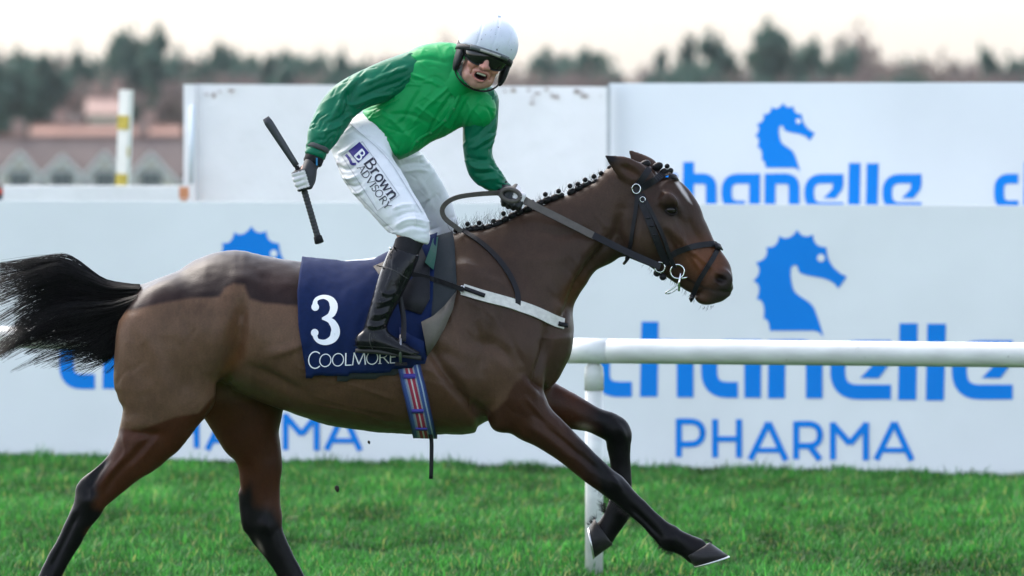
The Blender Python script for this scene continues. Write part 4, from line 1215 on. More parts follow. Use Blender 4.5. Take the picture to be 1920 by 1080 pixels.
# unit glyphs: baseline 0, cap height 1, y up; value = (advance, [(points, weight), ...])
def serif(x, y, w=.22): return ([(x - w, y), (x + w, y)], .35)
GL = {
 'A': (.80, [([(.0, 0), (.36, 1)], .5), ([(.36, 1), (.74, 0)], 1.0), ([(.12, .34), (.60, .34)], .5), serif(.0, .02, .1), serif(.74, .02, .12)]),
 'D': (.88, [([(.1, 0), (.1, 1)], 1.0), ([(.1, .98)] + arcp(.34, .5, .40, .48, 90, -90) + [(.1, .02)], .75)]),
 'V': (.80, [([(.02, 1), (.38, 0)], 1.0), ([(.38, 0), (.74, 1)], .5), serif(.02, .98, .12), serif(.74, .98, .1)]),
 'I': (.32, [([(.14, 0), (.14, 1)], 1.0), serif(.14, .02, .13), serif(.14, .98, .13)]),
 'S': (.60, [(arcp(.28, .75, .22, .24, 20, 270) + arcp(.28, .26, .24, .25, 90, -160), .8)]),
 'O': (.96, [(arcp(.45, .5, .40, .50, 0, 360, 28), .75)]),
 'R': (.80, [([(.1, 0), (.1, 1)], 1.0), ([(.1, .98)] + arcp(.32, .74, .27, .24, 90, -90) + [(.1, .5)], .7), ([(.34, .5), (.74, 0)], .9), serif(.1, .02, .13)]),
 'Y': (.76, [([(.02, 1), (.36, .48)], .9), ([(.70, 1), (.36, .48)], .5), ([(.36, .5), (.36, 0)], .9), serif(.36, .02, .14)]),
 'C': (.86, [(arcp(.45, .5, .42, .50, 48, 312, 22), .8)]),
 'L': (.58, [([(.1, 1), (.1, 0)], 1.0), ([(.1, .03), (.52, .03)], .8)]),
 'M': (1.05, [([(.05, 0), (.14, 1)], .8), ([(.14, 1), (.5, .05)], 1.0), ([(.5, .05), (.86, 1)], .8), ([(.86, 1), (.96, 0)], 1.0)]),
 'E': (.62, [([(.1, 0), (.1, 1)], 1.0), ([(.1, .97), (.54, .97)], .8), ([(.1, .5), (.46, .5)], .8), ([(.1, .03), (.56, .03)], .8)]),
 'B': (.84, [([(.14, 0), (.14, 1)], 1.25), ([(.05, .97), (.36, .97)] + arcp(.38, .75, .25, .22, 90, -90) + [(.14, .53)], .8), ([(.14, .52), (.38, .52)] + arcp(.42, .27, .30, .25, 90, -90) + [(.05, .02)], .9)]),
 'r': (.52, [([(.12, 0), (.12, .68)], 1.2), ([(.14, .45), (.26, .64), (.44, .64)], .95), serif(.12, .02, .15), serif(.06, .66, .1)]),
 'o': (.68, [(arcp(.32, .34, .26, .33, 0, 360, 24), 1.0)]),
 'w': (.95, [([(.04, .68), (.24, 0)], 1.1), ([(.24, 0), (.46, .68)], .6), ([(.44, .68), (.64, 0)], 1.1), ([(.64, 0), (.86, .68)], .6), serif(.06, .67, .13), serif(.86, .67, .1)]),
 'n': (.76, [([(.14, 0), (.14, .68)], 1.2), ([(.16, .42), (.30, .64)] + arcp(.42, .46, .17, .2, 100, 0, 8) + [(.59, 0)], 1.1), serif(.14, .02, .15), serif(.6, .02, .14), serif(.08, .66, .1)])}
def text_on(word, o, ex, ey, size, weight, fn, m, parent, name='lettering', track=1.0, squeeze=1.0):
    """word along pixel vectors ex (baseline) and ey (up) from origin o"""
    x = 0.0; ex, ey, o = np.array(ex, float), np.array(ey, float), np.array(o, float); k = 0
    mb = MB()
    for ch in word:
        adv, strokes = GL[ch]
        for pts, w in strokes:
            pp = [o + ex * (x + p[0] * squeeze) * size + ey * p[1] * size for p in pts]
            V, F = ribbon2(dense(pp, 1.2), w * weight, fn, .00025 * (k % 6)); k += 1
            mb.add(V, facing(V, F))
        x += adv * track * squeeze
    return mb.build(name, m, parent, smooth=False)
cf = surf_fn(CB)
mb = MB()
# outline 3: ribbon of changing width with round terminals
up = catmull([(590, 575), (593, 562), (607, 557), (621, 563), (626, 577), (620, 591), (604, 598)], 8)
lo = catmull([(604, 597), (620, 602), (629, 617), (625, 634), (610, 642), (595, 638), (589, 625)], 8)
wu = np.interp(np.linspace(0, 1, len(up)), [0, .15, .35, .6, .8, 1], [11, 7, 7.5, 15, 13, 4]); wl = np.interp(np.linspace(0, 1, len(lo)), [0, .2, .42, .65, .85, 1], [4, 13, 17, 11, 7, 10])
for i, (p_, w_) in enumerate(((up, wu), (lo, wl))):
    V, F = ribbon2(p_, w_, cf, .0004 * i); mb.add(V, facing(V, F))
for i, (x, y) in enumerate(((591, 576), (590, 624))):
    V, F = fill_poly(arcp(x, y, 7.2, 7.2, 0, 342, 20), cf, .0008 + .0004 * i); mb.add(V, facing(V, F))
mb.build('number', M_white, cloth, smooth=False)
text_on('C', (578, 691), (1, -.04), (0, -1), 31, 2.6, cf, M_white, cloth, squeeze=.95)
text_on('OOLMORE', (598, 688), (1, -.05), (.02, -1), 23.5, 2.3, cf, M_white, cloth, track=.94, squeeze=1.12)

# ---- girth: striped webbing passing round the barrel
gp = np.array([(500, 730), (560, 741), (620, 751), (690, 767), (750, 782), (812, 797)], float)   # (py, px of centre)
cols = [sr(30, 42, 92), sr(44, 66, 130), sr(52, 78, 140), sr(110, 125, 165), sr(150, 150, 165), sr(150, 40, 70), sr(165, 45, 75), sr(205, 195, 200), sr(165, 45, 75), sr(150, 40, 70), sr(150, 150, 165), sr(60, 84, 140), sr(50, 74, 140), sr(150, 165, 190), sr(44, 66, 130), sr(30, 42, 92)]
nc = len(cols); th0 = 1.15; TH = np.linspace(th0, 2 * math.pi - th0, 70)
def girth_pt(th, s, off):
    t = th if th <= math.pi else 2 * math.pi - th
    p0, _ = section(px_x(760), t); py = to_px(np.array([[p0[0], -abs(p0[1]), p0[2]]]))[1][0]
    xc = np.interp(py, gp[:, 0], gp[:, 1]); x = px_x(xc + s * 22, -abs(p0[1]))
    p, n = section(x, t)
    if th > math.pi: p = p * np.array([1, -1, 1]); n = n * np.array([1, -1, 1])
    return p + n * off
G = np.array([[girth_pt(t, -1 + 2 * k / nc, .016) for k in range(nc + 1)] for t in TH])
for _ in range(3): G[1:-1] = (G[:-2] + 2 * G[1:-1] + G[2:]) / 4
V = []; F = []; CC = []
for k in range(nc):                                  # separate strips so the woven stripes keep hard edges
    b = len(V)
    for i in range(len(TH)): V += [G[i, k], G[i, k + 1]]; CC += [cols[k]] * 2
    F += [(b + 2 * i, b + 2 * i + 2, b + 2 * i + 3, b + 2 * i + 1) for i in range(len(TH) - 1)]
M_girth = mat('woven_webbing', rough=0.75, attr='col', noise=0.2, nscale=300, bump=0.5, bscale=500, bdist=0.001)
SADDLE = empty('racing_saddle', tuple(P(740, 490, 0))); SADDLE.location = (0, 0, 0)
tag(SADDLE, 'small dark racing saddle with striped girth and stirrups under the jockey', 'saddle')
gi = mesh_np('girth', np.array(V), F, M_girth, SADDLE, attr={'col': np.array(CC)}); 
M_loop = mat('violet_webbing', sr(62, 52, 150), 0.6, noise=.1, nscale=100)
def girth_row(py):
    best = min(range(len(TH) // 2 + 1), key=lambda i: abs(to_px(G[i, nc // 2][None])[1][0] - py)); return best
for py in (707, 770, 803):
    i = girth_row(py); row = G[i, 3:12] + (np.array([0, -.007, -.002]))
    MB().add(*strap_geo(row, np.gradient(G, axis=0)[i, 3:12], .009, .004)).build('keeper_loop', M_loop, gi)
# loose end of the girth strap
pts = [G[girth_row(812), nc - 4] + np.array([0, .01, 0]), P(809, 826, -.10), P(809, 860, -.10), P(808, 898, -.10)]
pts = catmull(pts, 4)
MB().add(*strap_geo(pts, np.tile([1., 0, 0], (len(pts), 1)), .0075, .004)).build('strap_end', M_strap, gi)
# saddle seat and flaps
sx = [640, 662, 700, 745, 785, 812]; stp = [493, 491, 488, 478, 456, 444]; hwid = [.04, .06, .07, .08, .08, .04]
V = []; n_ = 15
for x, y, h in zip(sx, stp, hwid):
    for k in range(n_):
        a = (k / (n_ - 1) * 2 - 1)
        c = P(x, y, 0); V.append((c[0], a * h, c[2] - 0.055 * (h / .13) * abs(a) ** 1.8 - .0))
F = [(i * n_ + k, i * n_ + k + 1, (i + 1) * n_ + k + 1, (i + 1) * n_ + k) for i in range(len(sx) - 1) for k in range(n_ - 1)]
M_sad = mat('pale_saddle_leather', (0.30, 0.34, 0.38), 0.35, noise=.12, nscale=40)
so_ = mesh_np('seat', np.array(V), F, M_sad, SADDLE); solid(so_, .008)
sm = so_.modifiers.new('s', 'SUBSURF'); sm.levels = sm.render_levels = 2
for sgn in (1, -1):
    Vf = []
    pl = [(700, 500), (790, 462), (806, 500), (806, 560), (790, 590), (760, 580), (730, 545)]
    for x, y in pl:
        p = cray(x, y, CB)[0]; p = p if p is not None else cray(x, y)[0]
        p = p + np.array([0, -.007, 0]); p[1] *= sgn; Vf.append(p)
    ctr = np.mean(Vf, axis=0)
    ctr[1] = sgn * (cray(760, 525, CB)[0][1] - .010)
    solid(MB().add(Vf + [ctr], [(i, (i + 1) % 7, 7) for i in range(7)]).build('saddle_flap', M_navy if False else M_strap, SADDLE), .004)
    # stirrup leather and iron
    pts = np.array([P(742, 520, -.322), P(750, 560, -.330), P(757, 600, -.345), P(756, 640, -.392)]) * np.array([1, sgn, 1])
    pts = catmull(pts, 5)
    MB().add(*strap_geo(pts, np.tile([1., 0, 0], (len(pts), 1)), .010, .004)).build('stirrup_leather', M_strap, SADDLE)
    c0 = np.array(P(752, 664, -.345)) * np.array([1, sgn, 1])
    ring = [c0 + np.array([.002 * math.sin(t), sgn * .062 * math.sin(t), .058 * math.cos(t) + .012]) for t in np.linspace(R(-140), R(140), 26)]
    st_ = MB().tube(ring, .0055, 8).build('stirrup_iron', M_chrome if False else mat('dark_steel', (.22, .22, .23), .3, .9), SADDLE)
    MB().box(tuple(c0 + np.array([0, 0, -.036])), (.022, .045, .005)).build('tread', M_strap, st_, smooth=False)

# ================================================================ BREASTPLATE
BP = empty('breastplate'); tag(BP, 'white leather breastplate band across the horse chest with black straps', 'breastplate')
M_wleather = mat('scuffed_white_leather', (0.56, 0.54, 0.50), 0.6, noise=0.15, nscale=60, bump=0.3, bscale=200, bdist=.001)
mb = MB(); surf_strap(mb, [(868, 543), (905, 555), (955, 569), (1000, 584), (1040, 602), (1056, 608)], 21, .006, .006, mirror=True)
mb.add(*strap_geo(np.array([np.array(P(1055, 607, -.06)), np.array(P(1066, 611, -.03)), np.array(P(1067, 611, 0)), np.array(P(1066, 611, .03)), np.array(P(1055, 607, .06))]), np.tile([0., 0, 1], (5, 1)), .021, .006))
bd = mb.build('chest_band', M_wleather, BP, smooth=False)
surf_strap(mb := MB(), [(872, 542), (890, 549), (908, 556)], 8, .013, .003); mb.build('billet', M_strap, bd)
surf_strap(mb := MB(), [(1043, 607), (1052, 610), (1060, 612)], 8, .014, .004); mb.build('end_tab', M_strap, bd)
p, n = cray(868, 544); p = p + n * .014
MB().tube([p + np.array([.009 * math.cos(t), 0, .013 * math.sin(t)]) for t in np.linspace(0, 2 * math.pi, 15)], .0022, 6).build('buckle', M_chrome, bd)
mb = MB(); pts = []
for x, y in catmull([(768, 513), (800, 520), (830, 529), (855, 538), (870, 544)], 5):
    q = cray(x, y, CB)[0]; q2 = cray(x, y)[0]
    yy = min(q[1] if q is not None else 9, q2[1] - .014) - .006; pts.append(P(x, y, yy))
mb.add(*strap_geo(np.array(pts), np.tile([0., 0, 1], (len(pts), 1)), .009, .003)); mb.build('side_strap', M_strap, BP, smooth=False)
mb = MB(); surf_strap(mb, [(866, 433), (900, 455), (930, 482), (953, 512), (966, 540), (971, 560), (970, 580)], 10, .006, .004, mirror=True)
mb.build('neck_strap', M_strap, BP, smooth=False)

# ================================================================ BRIDLE AND REINS
BR = empty('bridle'); tag(BR, 'black leather bridle with crossed noseband, steel bit rings and brown reins', 'bridle')
def bstrap(name, pts, w, off=.006, th=.004, mirror=True, m=None, parent=None):
    mb = MB(); surf_strap(mb, pts, w, off, th, mirror); return mb.build(name, m or M_strap, parent or BR, smooth=False)
hp = [(1192, 357), (1200, 372), (1212, 400), (1224, 432), (1238, 468), (1252, 496)]
bstrap('cheekpiece', hp, 13, .007)
bstrap('noseband_cheek', [(1204, 365), (1222, 400), (1240, 440), (1256, 480), (1266, 500)], 7, .011)
bstrap('browband', [(1190, 360), (1205, 350), (1225, 338), (1245, 329), (1256, 327)], 13, .007)
bstrap('throatlash', [(1194, 368), (1192, 395), (1187, 430), (1183, 460), (1176, 484)], 7, .006)
MB().tube([P(1178, 484, -.06), P(1172, 492, -.03), P(1170, 494, 0), P(1172, 492, .03), P(1178, 484, .06)], .006, 6).build('throatlash_loop', M_strap, BR)
bstrap('headpiece', [(1192, 352), (1204, 335), (1216, 318)], 12, .006, mirror=False)
bstrap('noseband', [(1252, 486), (1262, 476), (1285, 466), (1312, 460), (1334, 458), (1343, 460)], 11, .006)
bstrap('flash_strap', [(1346, 464), (1335, 486), (1320, 510), (1308, 532), (1299, 556)], 9, .007)
def cross_over(pts, w, name):
    MB().add(*strap_geo(np.array(pts), np.tile([-.4, 0, .9], (len(pts), 1)), w, .004)).build(name, M_strap, BR)
cross_over([P(1341, 459, -.05), P(1351, 463, -.028), P(1353, 464, 0), P(1351, 463, .028), P(1341, 459, .05)], .012, 'nose_pad')
cross_over([P(1299, 556, -.045), P(1294, 563, -.02), P(1294, 563, .02), P(1299, 556, .045)], .009, 'chin_strap')
cross_over([P(1254, 328, -.055), P(1268, 333, -.03), P(1271, 335, 0), P(1268, 333, .03), P(1254, 328, .055)], .011, 'browband_front')
def ring(px, py, r, y, tube=.0030, tilt=0.0, name='bit_ring'):
    c = P(px, py, y)
    MB().tube([c + np.array([r * S * math.cos(t), tilt * math.cos(t), r * S * math.sin(t)]) for t in np.linspace(0, 2 * math.pi, 25)], tube, 7, cap=False).build(name, M_chrome, BR)
yb_ = cray(1262, 508)[0][1]
for sg in (1, -1):
    yy = (yb_ - .016) * (1 if sg == 1 else -1)
    ring(1237, 501, 9.5, yy, .0030); ring(1270, 509, 13, yy - .002 * sg, .0032)
MB().tube([P(1276, 512, yb_ - .02), P(1273, 530, yb_ - .022), P(1273, 546, yb_ - .02)], .0042, 7).build('bit_cheek', M_chrome, BR)
MB().tube(catmull([P(1274, 530, yb_ - .02), P(1262, 540, yb_ - .02), P(1248, 549, yb_ - .01), P(1256, 550, yb_ + .02), P(1270, 542, yb_ + .03)], 4), .0026, 6).build('curb_chain', M_chrome, BR)
MB().tube([P(1278, 522, yb_ - .016), P(1288, 520, yb_ - .005), P(1293, 519, yb_ + .02)], .0035, 6).build('mouthpiece', M_chrome, BR)
MB().tube([P(1193 + 8 * math.cos(t), 354 + 9 * math.sin(t), cray(1194, 356)[0][1] - .014) for t in np.linspace(0, 2 * math.pi, 14)], .0024, 6, cap=False).build('buckle', M_chrome, BR)
MB().tube([P(1205 + 5 * math.cos(t), 374 + 5 * math.sin(t), cray(1205, 374)[0][1] - .014) for t in np.linspace(0, 2 * math.pi, 12)], .0018, 6, cap=False).build('buckle', M_chrome, BR)
for i, (x, y) in enumerate(((1228, 440), (1222, 424), (1216, 410))):
    p, n = cray(x, y); MB().add(*ball_geo(p + n * .010, (.010, .005, .004), 8, 5)).build('strap_keeper', M_strap, BR)
p, n = cray(1236, 517)
for x, y in ((1232, 512), (1243, 519)): MB().add(*ball_geo(P(x, y, -.045), (.014, .012, .014), 10, 7)).build('rein_stop', M_strap, BR)
# reins
def rein(pts, ys, w, name, m, side=(0, 0, 1)):
    c = catmull(pts, 6); yl = np.interp(np.linspace(0, 1, len(c)), np.linspace(0, 1, len(ys)), ys); out = []
    for (x, y), yy in zip(c, yl):
        q = cray(x, y)[0]
        if q is not None and x > 985: yy = min(yy, q[1] - .010)
        out.append(P(x, y, yy))
    out = np.array(out)
    for _ in range(3): out[1:-1] = (out[:-2] + 2 * out[1:-1] + out[2:]) / 4
    T_ = np.gradient(out, axis=0); sd = np.cross(T_, np.array([0, 1., 0])); sd += np.array([0, .35, 0]) * np.linalg.norm(sd, axis=1)[:, None]
    return MB().add(*strap_geo(out, sd, w * S / 2, .005)).build(name, m, BR, smooth=False)
rein([(972, 368), (1000, 385), (1050, 410), (1115, 443)], [-.05, -.09, -.10, -.11], 14, 'rein', M_rein)
rein([(1112, 441), (1170, 470), (1215, 490), (1238, 500)], [-.11, -.11, -.11, -.10], 13, 'rein', M_strap)
rein([(958, 361), (930, 362), (895, 364), (860, 369), (840, 378), (829, 392), (833, 408), (848, 421), (866, 434)], [-.06, -.07, -.08, -.09, -.09, -.085, -.075, -.06, -.04], 9, 'rein_loop', M_rein)
tor = [P(957 + 18 * math.cos(t) , 366 + 11.5 * math.sin(t) + 2.5 * math.cos(t), -.085) for t in np.linspace(0, 2 * math.pi, 22)]
MB().tube(tor, .0085, 8, cap=False).build('rein_knot', M_rein, BR)
# rein on the off side
MB().add(*strap_geo(catmull([P(975, 372, .05), P(1010, 392, .10), P(1080, 428, .12), P(1150, 464, .12), P(1237, 500, .10)], 5), np.tile([0., 0, 1], (21, 1)), .013, .004)).build('rein', M_rein, BR)
# ================================================================ JOCKEY
# head frame: x to the picture right, y backwards, z up the head; the face looks along -y
HC = P(909, 103, -.15)
HM = Matrix.Translation(Vector(HC)) @ Matrix.Rotation(R(19), 4, 'Y') @ Matrix.Rotation(R(9), 4, 'Z') @ Matrix.Rotation(R(10), 4, 'X')
L_torso = [(712, 255, 53, .105, -.02), (762, 216, 64, .115, -.03), (806, 184, 74, .125, -.035), (832, 158, 76, .115, -.03)]
L_armR = [(778, 138, 40, .070, -.06), (730, 150, 37, .062, -.10), (685, 167, 33, .058, -.14), (646, 190, 32, .056, -.17), (622, 222, 31, .050, -.20), (605, 254, 28, .045, -.235), (595, 277, 20, .036, -.25)]
L_armL = [(903, 190, 31, .065, -.03), (900, 238, 30, .056, -.035), (896, 283, 26, .050, -.035), (904, 315, 26, .045, -.03), (924, 337, 21, .038, -.02), (940, 352, 14, .030, -.01)]
L_hip = [(668, 262, 44, .13, .0), (712, 262, 50, .13, .0)]
L_legR = [(668, 268, 46, .095, -.07), (688, 312, 50, .088, -.14), (716, 353, 47, .078, -.20), (746, 394, 41, .070, -.245), (768, 424, 37, .066, -.27), (774, 444, 31, .058, -.275)]
L_legL = [(720, 282, 46, .09, .06), (770, 332, 44, .082, .13), (806, 380, 37, .072, .19), (830, 420, 28, .064, .225), (834, 455, 26, .056, .25)]
L_calf = [(772, 440, 29, .054, -.275), (762, 466, 26, .050, -.300), (750, 495, 27, .050, -.325), (731, 540, 25, .047, -.345), (713, 585, 20, .040, -.360), (704, 612, 19, .038, -.362)]
L_foot = [(684, 640, 17, .036, -.364), (712, 641, 20, .041, -.366), (748, 654, 14, .042, -.368), (780, 666, 7, .032, -.368)]
fistR_c = P(569, 337, -.285); fistL_c = P(963, 374, -.045)
def mir(L, dx=70, dy=0): return [(r[0] + dx, r[1] + dy, r[2], r[3], -r[4]) for r in L]
hx = [np.array(HM @ Vector(c)) for c in ((-.12, -.15, -.17), (.12, .1, .14))]
x0, x1 = P(548, 300, 0)[0], P(990, 300, 0)[0]
bx = (P(850, 1, -.15)[0], P(965, 1, -.15)[0]); bz = (P(0, 190, -.15)[2], P(0, 40, -.15)[2])
SC = Sculpt(axis(x0, x1, .012, [(bx[0], bx[1], .0028)]), axis(-.46, .46, .012, [(-.285, -.06, .0028)]), axis(P(0, 690)[2], P(0, 5)[2] + .02, .012, [(bz[0], bz[1], .0028)]))
for L in (L_torso, L_armR, L_armL, L_hip, L_legR, L_legL, L_calf, L_foot, mir(L_calf), mir(L_foot)): SC.loft(L, k=.03, grow=-.014)
SC.chain([P(596, 280, -.25), fistR_c], [.024, .028], k=.02); SC.chain([P(940, 352, -.01), fistL_c], [.022, .026], k=.02)
SC.chain([P(838, 170, -.05), HM @ Vector((0, .025, -.07))], [.062, .052], k=.03)
h = dict(M=HM)
SC.ell((0, .012, .030), (.077, .098, .098), k=.02, **h)              # skull
SC.ell((0, -.012, -.045), (.061, .078, .072), k=.025, **h)           # face
SC.ell((0, -.050, -.098), (.036, .032, .026), k=.022, **h)           # chin
for sx in (-1, 1):
    SC.ell((sx * .037, -.064, -.032), (.025, .021, .020), k=.014, **h)   # cheek bones
    SC.ell((sx * .041, -.030, -.080), (.019, .04, .026), k=.02, **h)     # jaw
    SC.ell((sx * .030, -.082, .008), (.021, .014, .012), k=.010, op='sub', **h)
    SC.ell((sx * .081, .012, -.008), (.010, .018, .030), k=.006, **h)    # ears
    SC.ell((sx * .0135, -.098, -.027), (.009, .010, .008), k=.006, **h)  # nostril wings
    SC.ell((sx * .008, -.108, -.036), (.0045, .005, .005), k=.003, op='sub', **h)
    SC.chain([(sx * .019, -.088, -.030), (sx * .034, -.076, -.052), (sx * .035, -.068, -.070)], .0032, k=.008, op='sub', M=HM)  # laughter folds
SC.chain([(0, -.086, .016), (0, -.101, -.008), (0, -.112, -.025)], [.009, .010, .012], k=.010, M=HM)     # nose
SC.chain([(-.028, -.078, -.055), (-.012, -.091, -.0475), (0, -.093, -.0485), (.012, -.091, -.0475), (.028, -.078, -.055)], .0055, k=.006, M=HM)   # upper lip
SC.chain([(-.026, -.076, -.060), (-.013, -.085, -.082), (0, -.087, -.085), (.013, -.085, -.082), (.026, -.076, -.060)], .0055, k=.006, M=HM)     # lower lip
SC.ell((0, -.080, -.066), (.020, .030, .0120), k=.004, op='sub', **h)  # open mouth
BV, BQ = SC.mesh(1); del SC
inv = np.array(HM.inverted()); loc = BV @ inv[:3, :3].T + inv[:3, 3]
skin = np.array([.46, .235, .18]); Cb = np.tile(skin, (len(BV), 1))
def pb(col, m):
    global Cb
    m = np.clip(m, 0, 1)[:, None]; Cb = Cb * (1 - m) + np.asarray(col) * m
g3 = lambda c, r: np.exp(-(((loc - np.array(c)) / np.array(r)) ** 2).sum(1))
pb((.50, .16, .12), g3((0, -.11, -.025), (.016, .02, .016)) * .7); pb((.50, .17, .125), (g3((.045, -.07, -.035), (.025, .04, .025)) + g3((-.045, -.07, -.035), (.025, .04, .025))) * .6)
pb((.33, .19, .15), g3((0, -.07, -.105), (.05, .05, .03)) * .55)
mo = (loc[:, 0] / .030) ** 2 + ((loc[:, 2] + .066) / .021) ** 2; pb((.42, .13, .11), ((mo < 1.1) & (loc[:, 1] < -.07)) * .75)
pb((.045, .012, .012), (mo < .72) & (loc[:, 1] > -.088) & (loc[:, 1] < -.02))
Cb *= (1 + .07 * vnoise(BV * 90, 3))[:, None]
M_skin = mat('skin', rough=.45, attr='col', bump=.15, bscale=300, bdist=.001, spec=.4)
M_skin.node_tree.nodes['Principled BSDF'].inputs['Subsurface Weight'].default_value = .12
M_skin.node_tree.nodes['Principled BSDF'].inputs['Subsurface Radius'].default_value = (.012, .005, .003)
MAN = mesh_np('person', BV, BQ, M_skin, attr={'col': np.clip(Cb, 0, 1)})
tag(MAN, 'jockey in green silks, white breeches and white helmet shouting, standing in the stirrups', 'person')
def local(mb_V): return [tuple(HM @ Vector(v)) for v in mb_V]
tm = MB(); tm.add(local([(x, -.082 + .35 * x * x / .02 * .02, z) for z in (-.0535, -.0615) for x in np.linspace(-.017, .017, 9)]), [(i, i + 1, 10 + i, 9 + i) for i in range(8)])
solid(tm.build('upper_teeth', mat('teeth', (.72, .68, .60), .3), MAN), .004)

# ---- cloth helpers
def auto_folds(x, y, auto):
    """scattered short creases: auto = (count, angle fn(x, y) in degrees, length px, amplitude, seed)"""
    if auto is None: return []
    n, fn, L, amp, seed = auto; g = np.random.default_rng(seed); out = []
    for _ in range(n):
        i = g.integers(0, len(x)); a = R(fn(x[i], y[i]) + g.normal(0, 16)); l = L * g.uniform(.4, 1.1); b = g.normal(0, .12) * l
        c, s_ = math.cos(a), math.sin(a)
        out.append(([(x[i] - c * l / 2, y[i] - s_ * l / 2), (x[i] - s_ * b, y[i] + c * b), (x[i] + c * l / 2, y[i] + s_ * l / 2)], amp * g.choice([-1, 1]) * g.uniform(.5, 1.2), g.uniform(1.5, 2.8)))
    return out
def cloth_mesh(name, lofts, vox, material, parent, k=.02, grow=0.0, cuts=(), folds=(), noise=(), smooth=1, box=None, extra=None, auto=None):
    allr = np.array([r[:5] for L in lofts for r in L], float)
    m = .05
    xa = [P(r[0], r[1], r[4]) for r in allr]; xa = np.array(xa); rad = allr[:, 2] * S + m
    lo = (xa - rad[:, None]).min(0); hi = (xa + rad[:, None]).max(0)
    yl = (allr[:, 4] - allr[:, 3] * 1.1).min() - .03; yh = (allr[:, 4] + allr[:, 3] * 1.1).max() + .03
    sc = Sculpt(axis(lo[0], hi[0], vox), axis(yl, yh, vox), axis(lo[2], hi[2], vox))
    for L in lofts: sc.loft(L, k=k, grow=grow)
    if extra: extra(sc)
    for p, n in cuts: sc.cut(p, n)
    V, Q = sc.mesh(smooth)
    N = normals(V, Q); x, y = to_px(V)
    front = np.clip(-N[:, 1] * 1.5 + .3, 0, 1)
    d = np.zeros(len(V))
    for pts, amp, w in list(folds) + auto_folds(x, y, auto):
        c = catmull(pts, 5); D = polydist(x, y, c)
        e = np.clip(np.minimum(np.hypot(x - c[0, 0], y - c[0, 1]), np.hypot(x - c[-1, 0], y - c[-1, 1])) / (2.5 * w), .15, 1)
        d += 1.35 * amp * np.exp(-(D / (w * .8)) ** 2) * front * e
    for M3, amp, seed in noise:
        q = V @ np.array(M3).T
        r = vnoise(q, seed); d += amp * (1 - 2.2 * np.abs(r) ** .8 + .4)
    V = V + N * d[:, None]
    return V, Q
def stretch_mat(dx, dz, along, across, third=None):
    """noise coordinates: low frequency along (dx,dz), high across"""
    L = math.hypot(dx, dz); u = np.array([dx / L, 0, -dz / L]); w = np.array([dz / L, 0, dx / L])
    return np.array([u * along, w * across, np.array([0, third or across * .7, 0])])
M_silk = mat('emerald_silk', sr(0, 140, 72), .42, noise=.06, nscale=30, bump=.25, bscale=55, bdist=.004, spec=.18)
M_sleeve = mat('dark_green_silk', sr(0, 96, 68), .38, noise=.06, nscale=30, bump=.25, bscale=55, bdist=.004, spec=.18)
JK = None
folds = [([(845, 160), (800, 200), (770, 235)], .005, 4), ([(852, 172), (822, 215), (800, 255)], -.005, 4), ([(858, 180), (842, 215), (825, 250)], .004, 4),
         ([(880, 180), (862, 215), (850, 245)], -.004, 4), ([(900, 185), (880, 215), (868, 240)], .004, 4), ([(790, 165), (770, 200), (750, 240)], -.005, 5),
         ([(700, 205), (735, 225), (770, 262)], .004, 5), ([(690, 225), (720, 250), (750, 285)], -.005, 4), ([(765, 140), (800, 150), (835, 165)], .004, 5),
         ([(770, 115), (805, 110), (845, 120)], -.004, 5), ([(725, 215), (770, 215), (810, 235)], -.004, 5), ([(775, 195), (820, 225), (850, 245)], .003, 4),
         ([(790, 285), (840, 262), (890, 232)], .004, 5), ([(845, 150), (852, 175), (858, 200)], -.003, 3)]
V, Q = cloth_mesh('jacket', [L_torso], .0044, None, None, k=.02, grow=.004, folds=folds, auto=(60, lambda x, y: math.degrees(math.atan2(y - 165, x - 862)), 70, .0022, 5),
                  cuts=[(P(714, 254, 0), (.80, 0, .60))],
                  noise=[(stretch_mat(-.55, .83, 5, 30), .0014, 31), (stretch_mat(.8, -.6, 6, 22), .0008, 32)],
                  extra=lambda sc: (sc.ell(P(898, 205, -.05), (.065, .075, .075), k=.05), sc.ell(P(790, 130, -.05), (.075, .075, .075), k=.05), sc.ell(P(758, 262, -.06), (.06, .07, .05), k=.05),
                                    sc.ell(P(738, 277, -.06), (.035, .06, .025), k=.03)))
JK = mesh_np('jacket', V, Q, M_silk, MAN)
JB = bvh_of(V, Q)
jf = surf_fn(JB, .002)
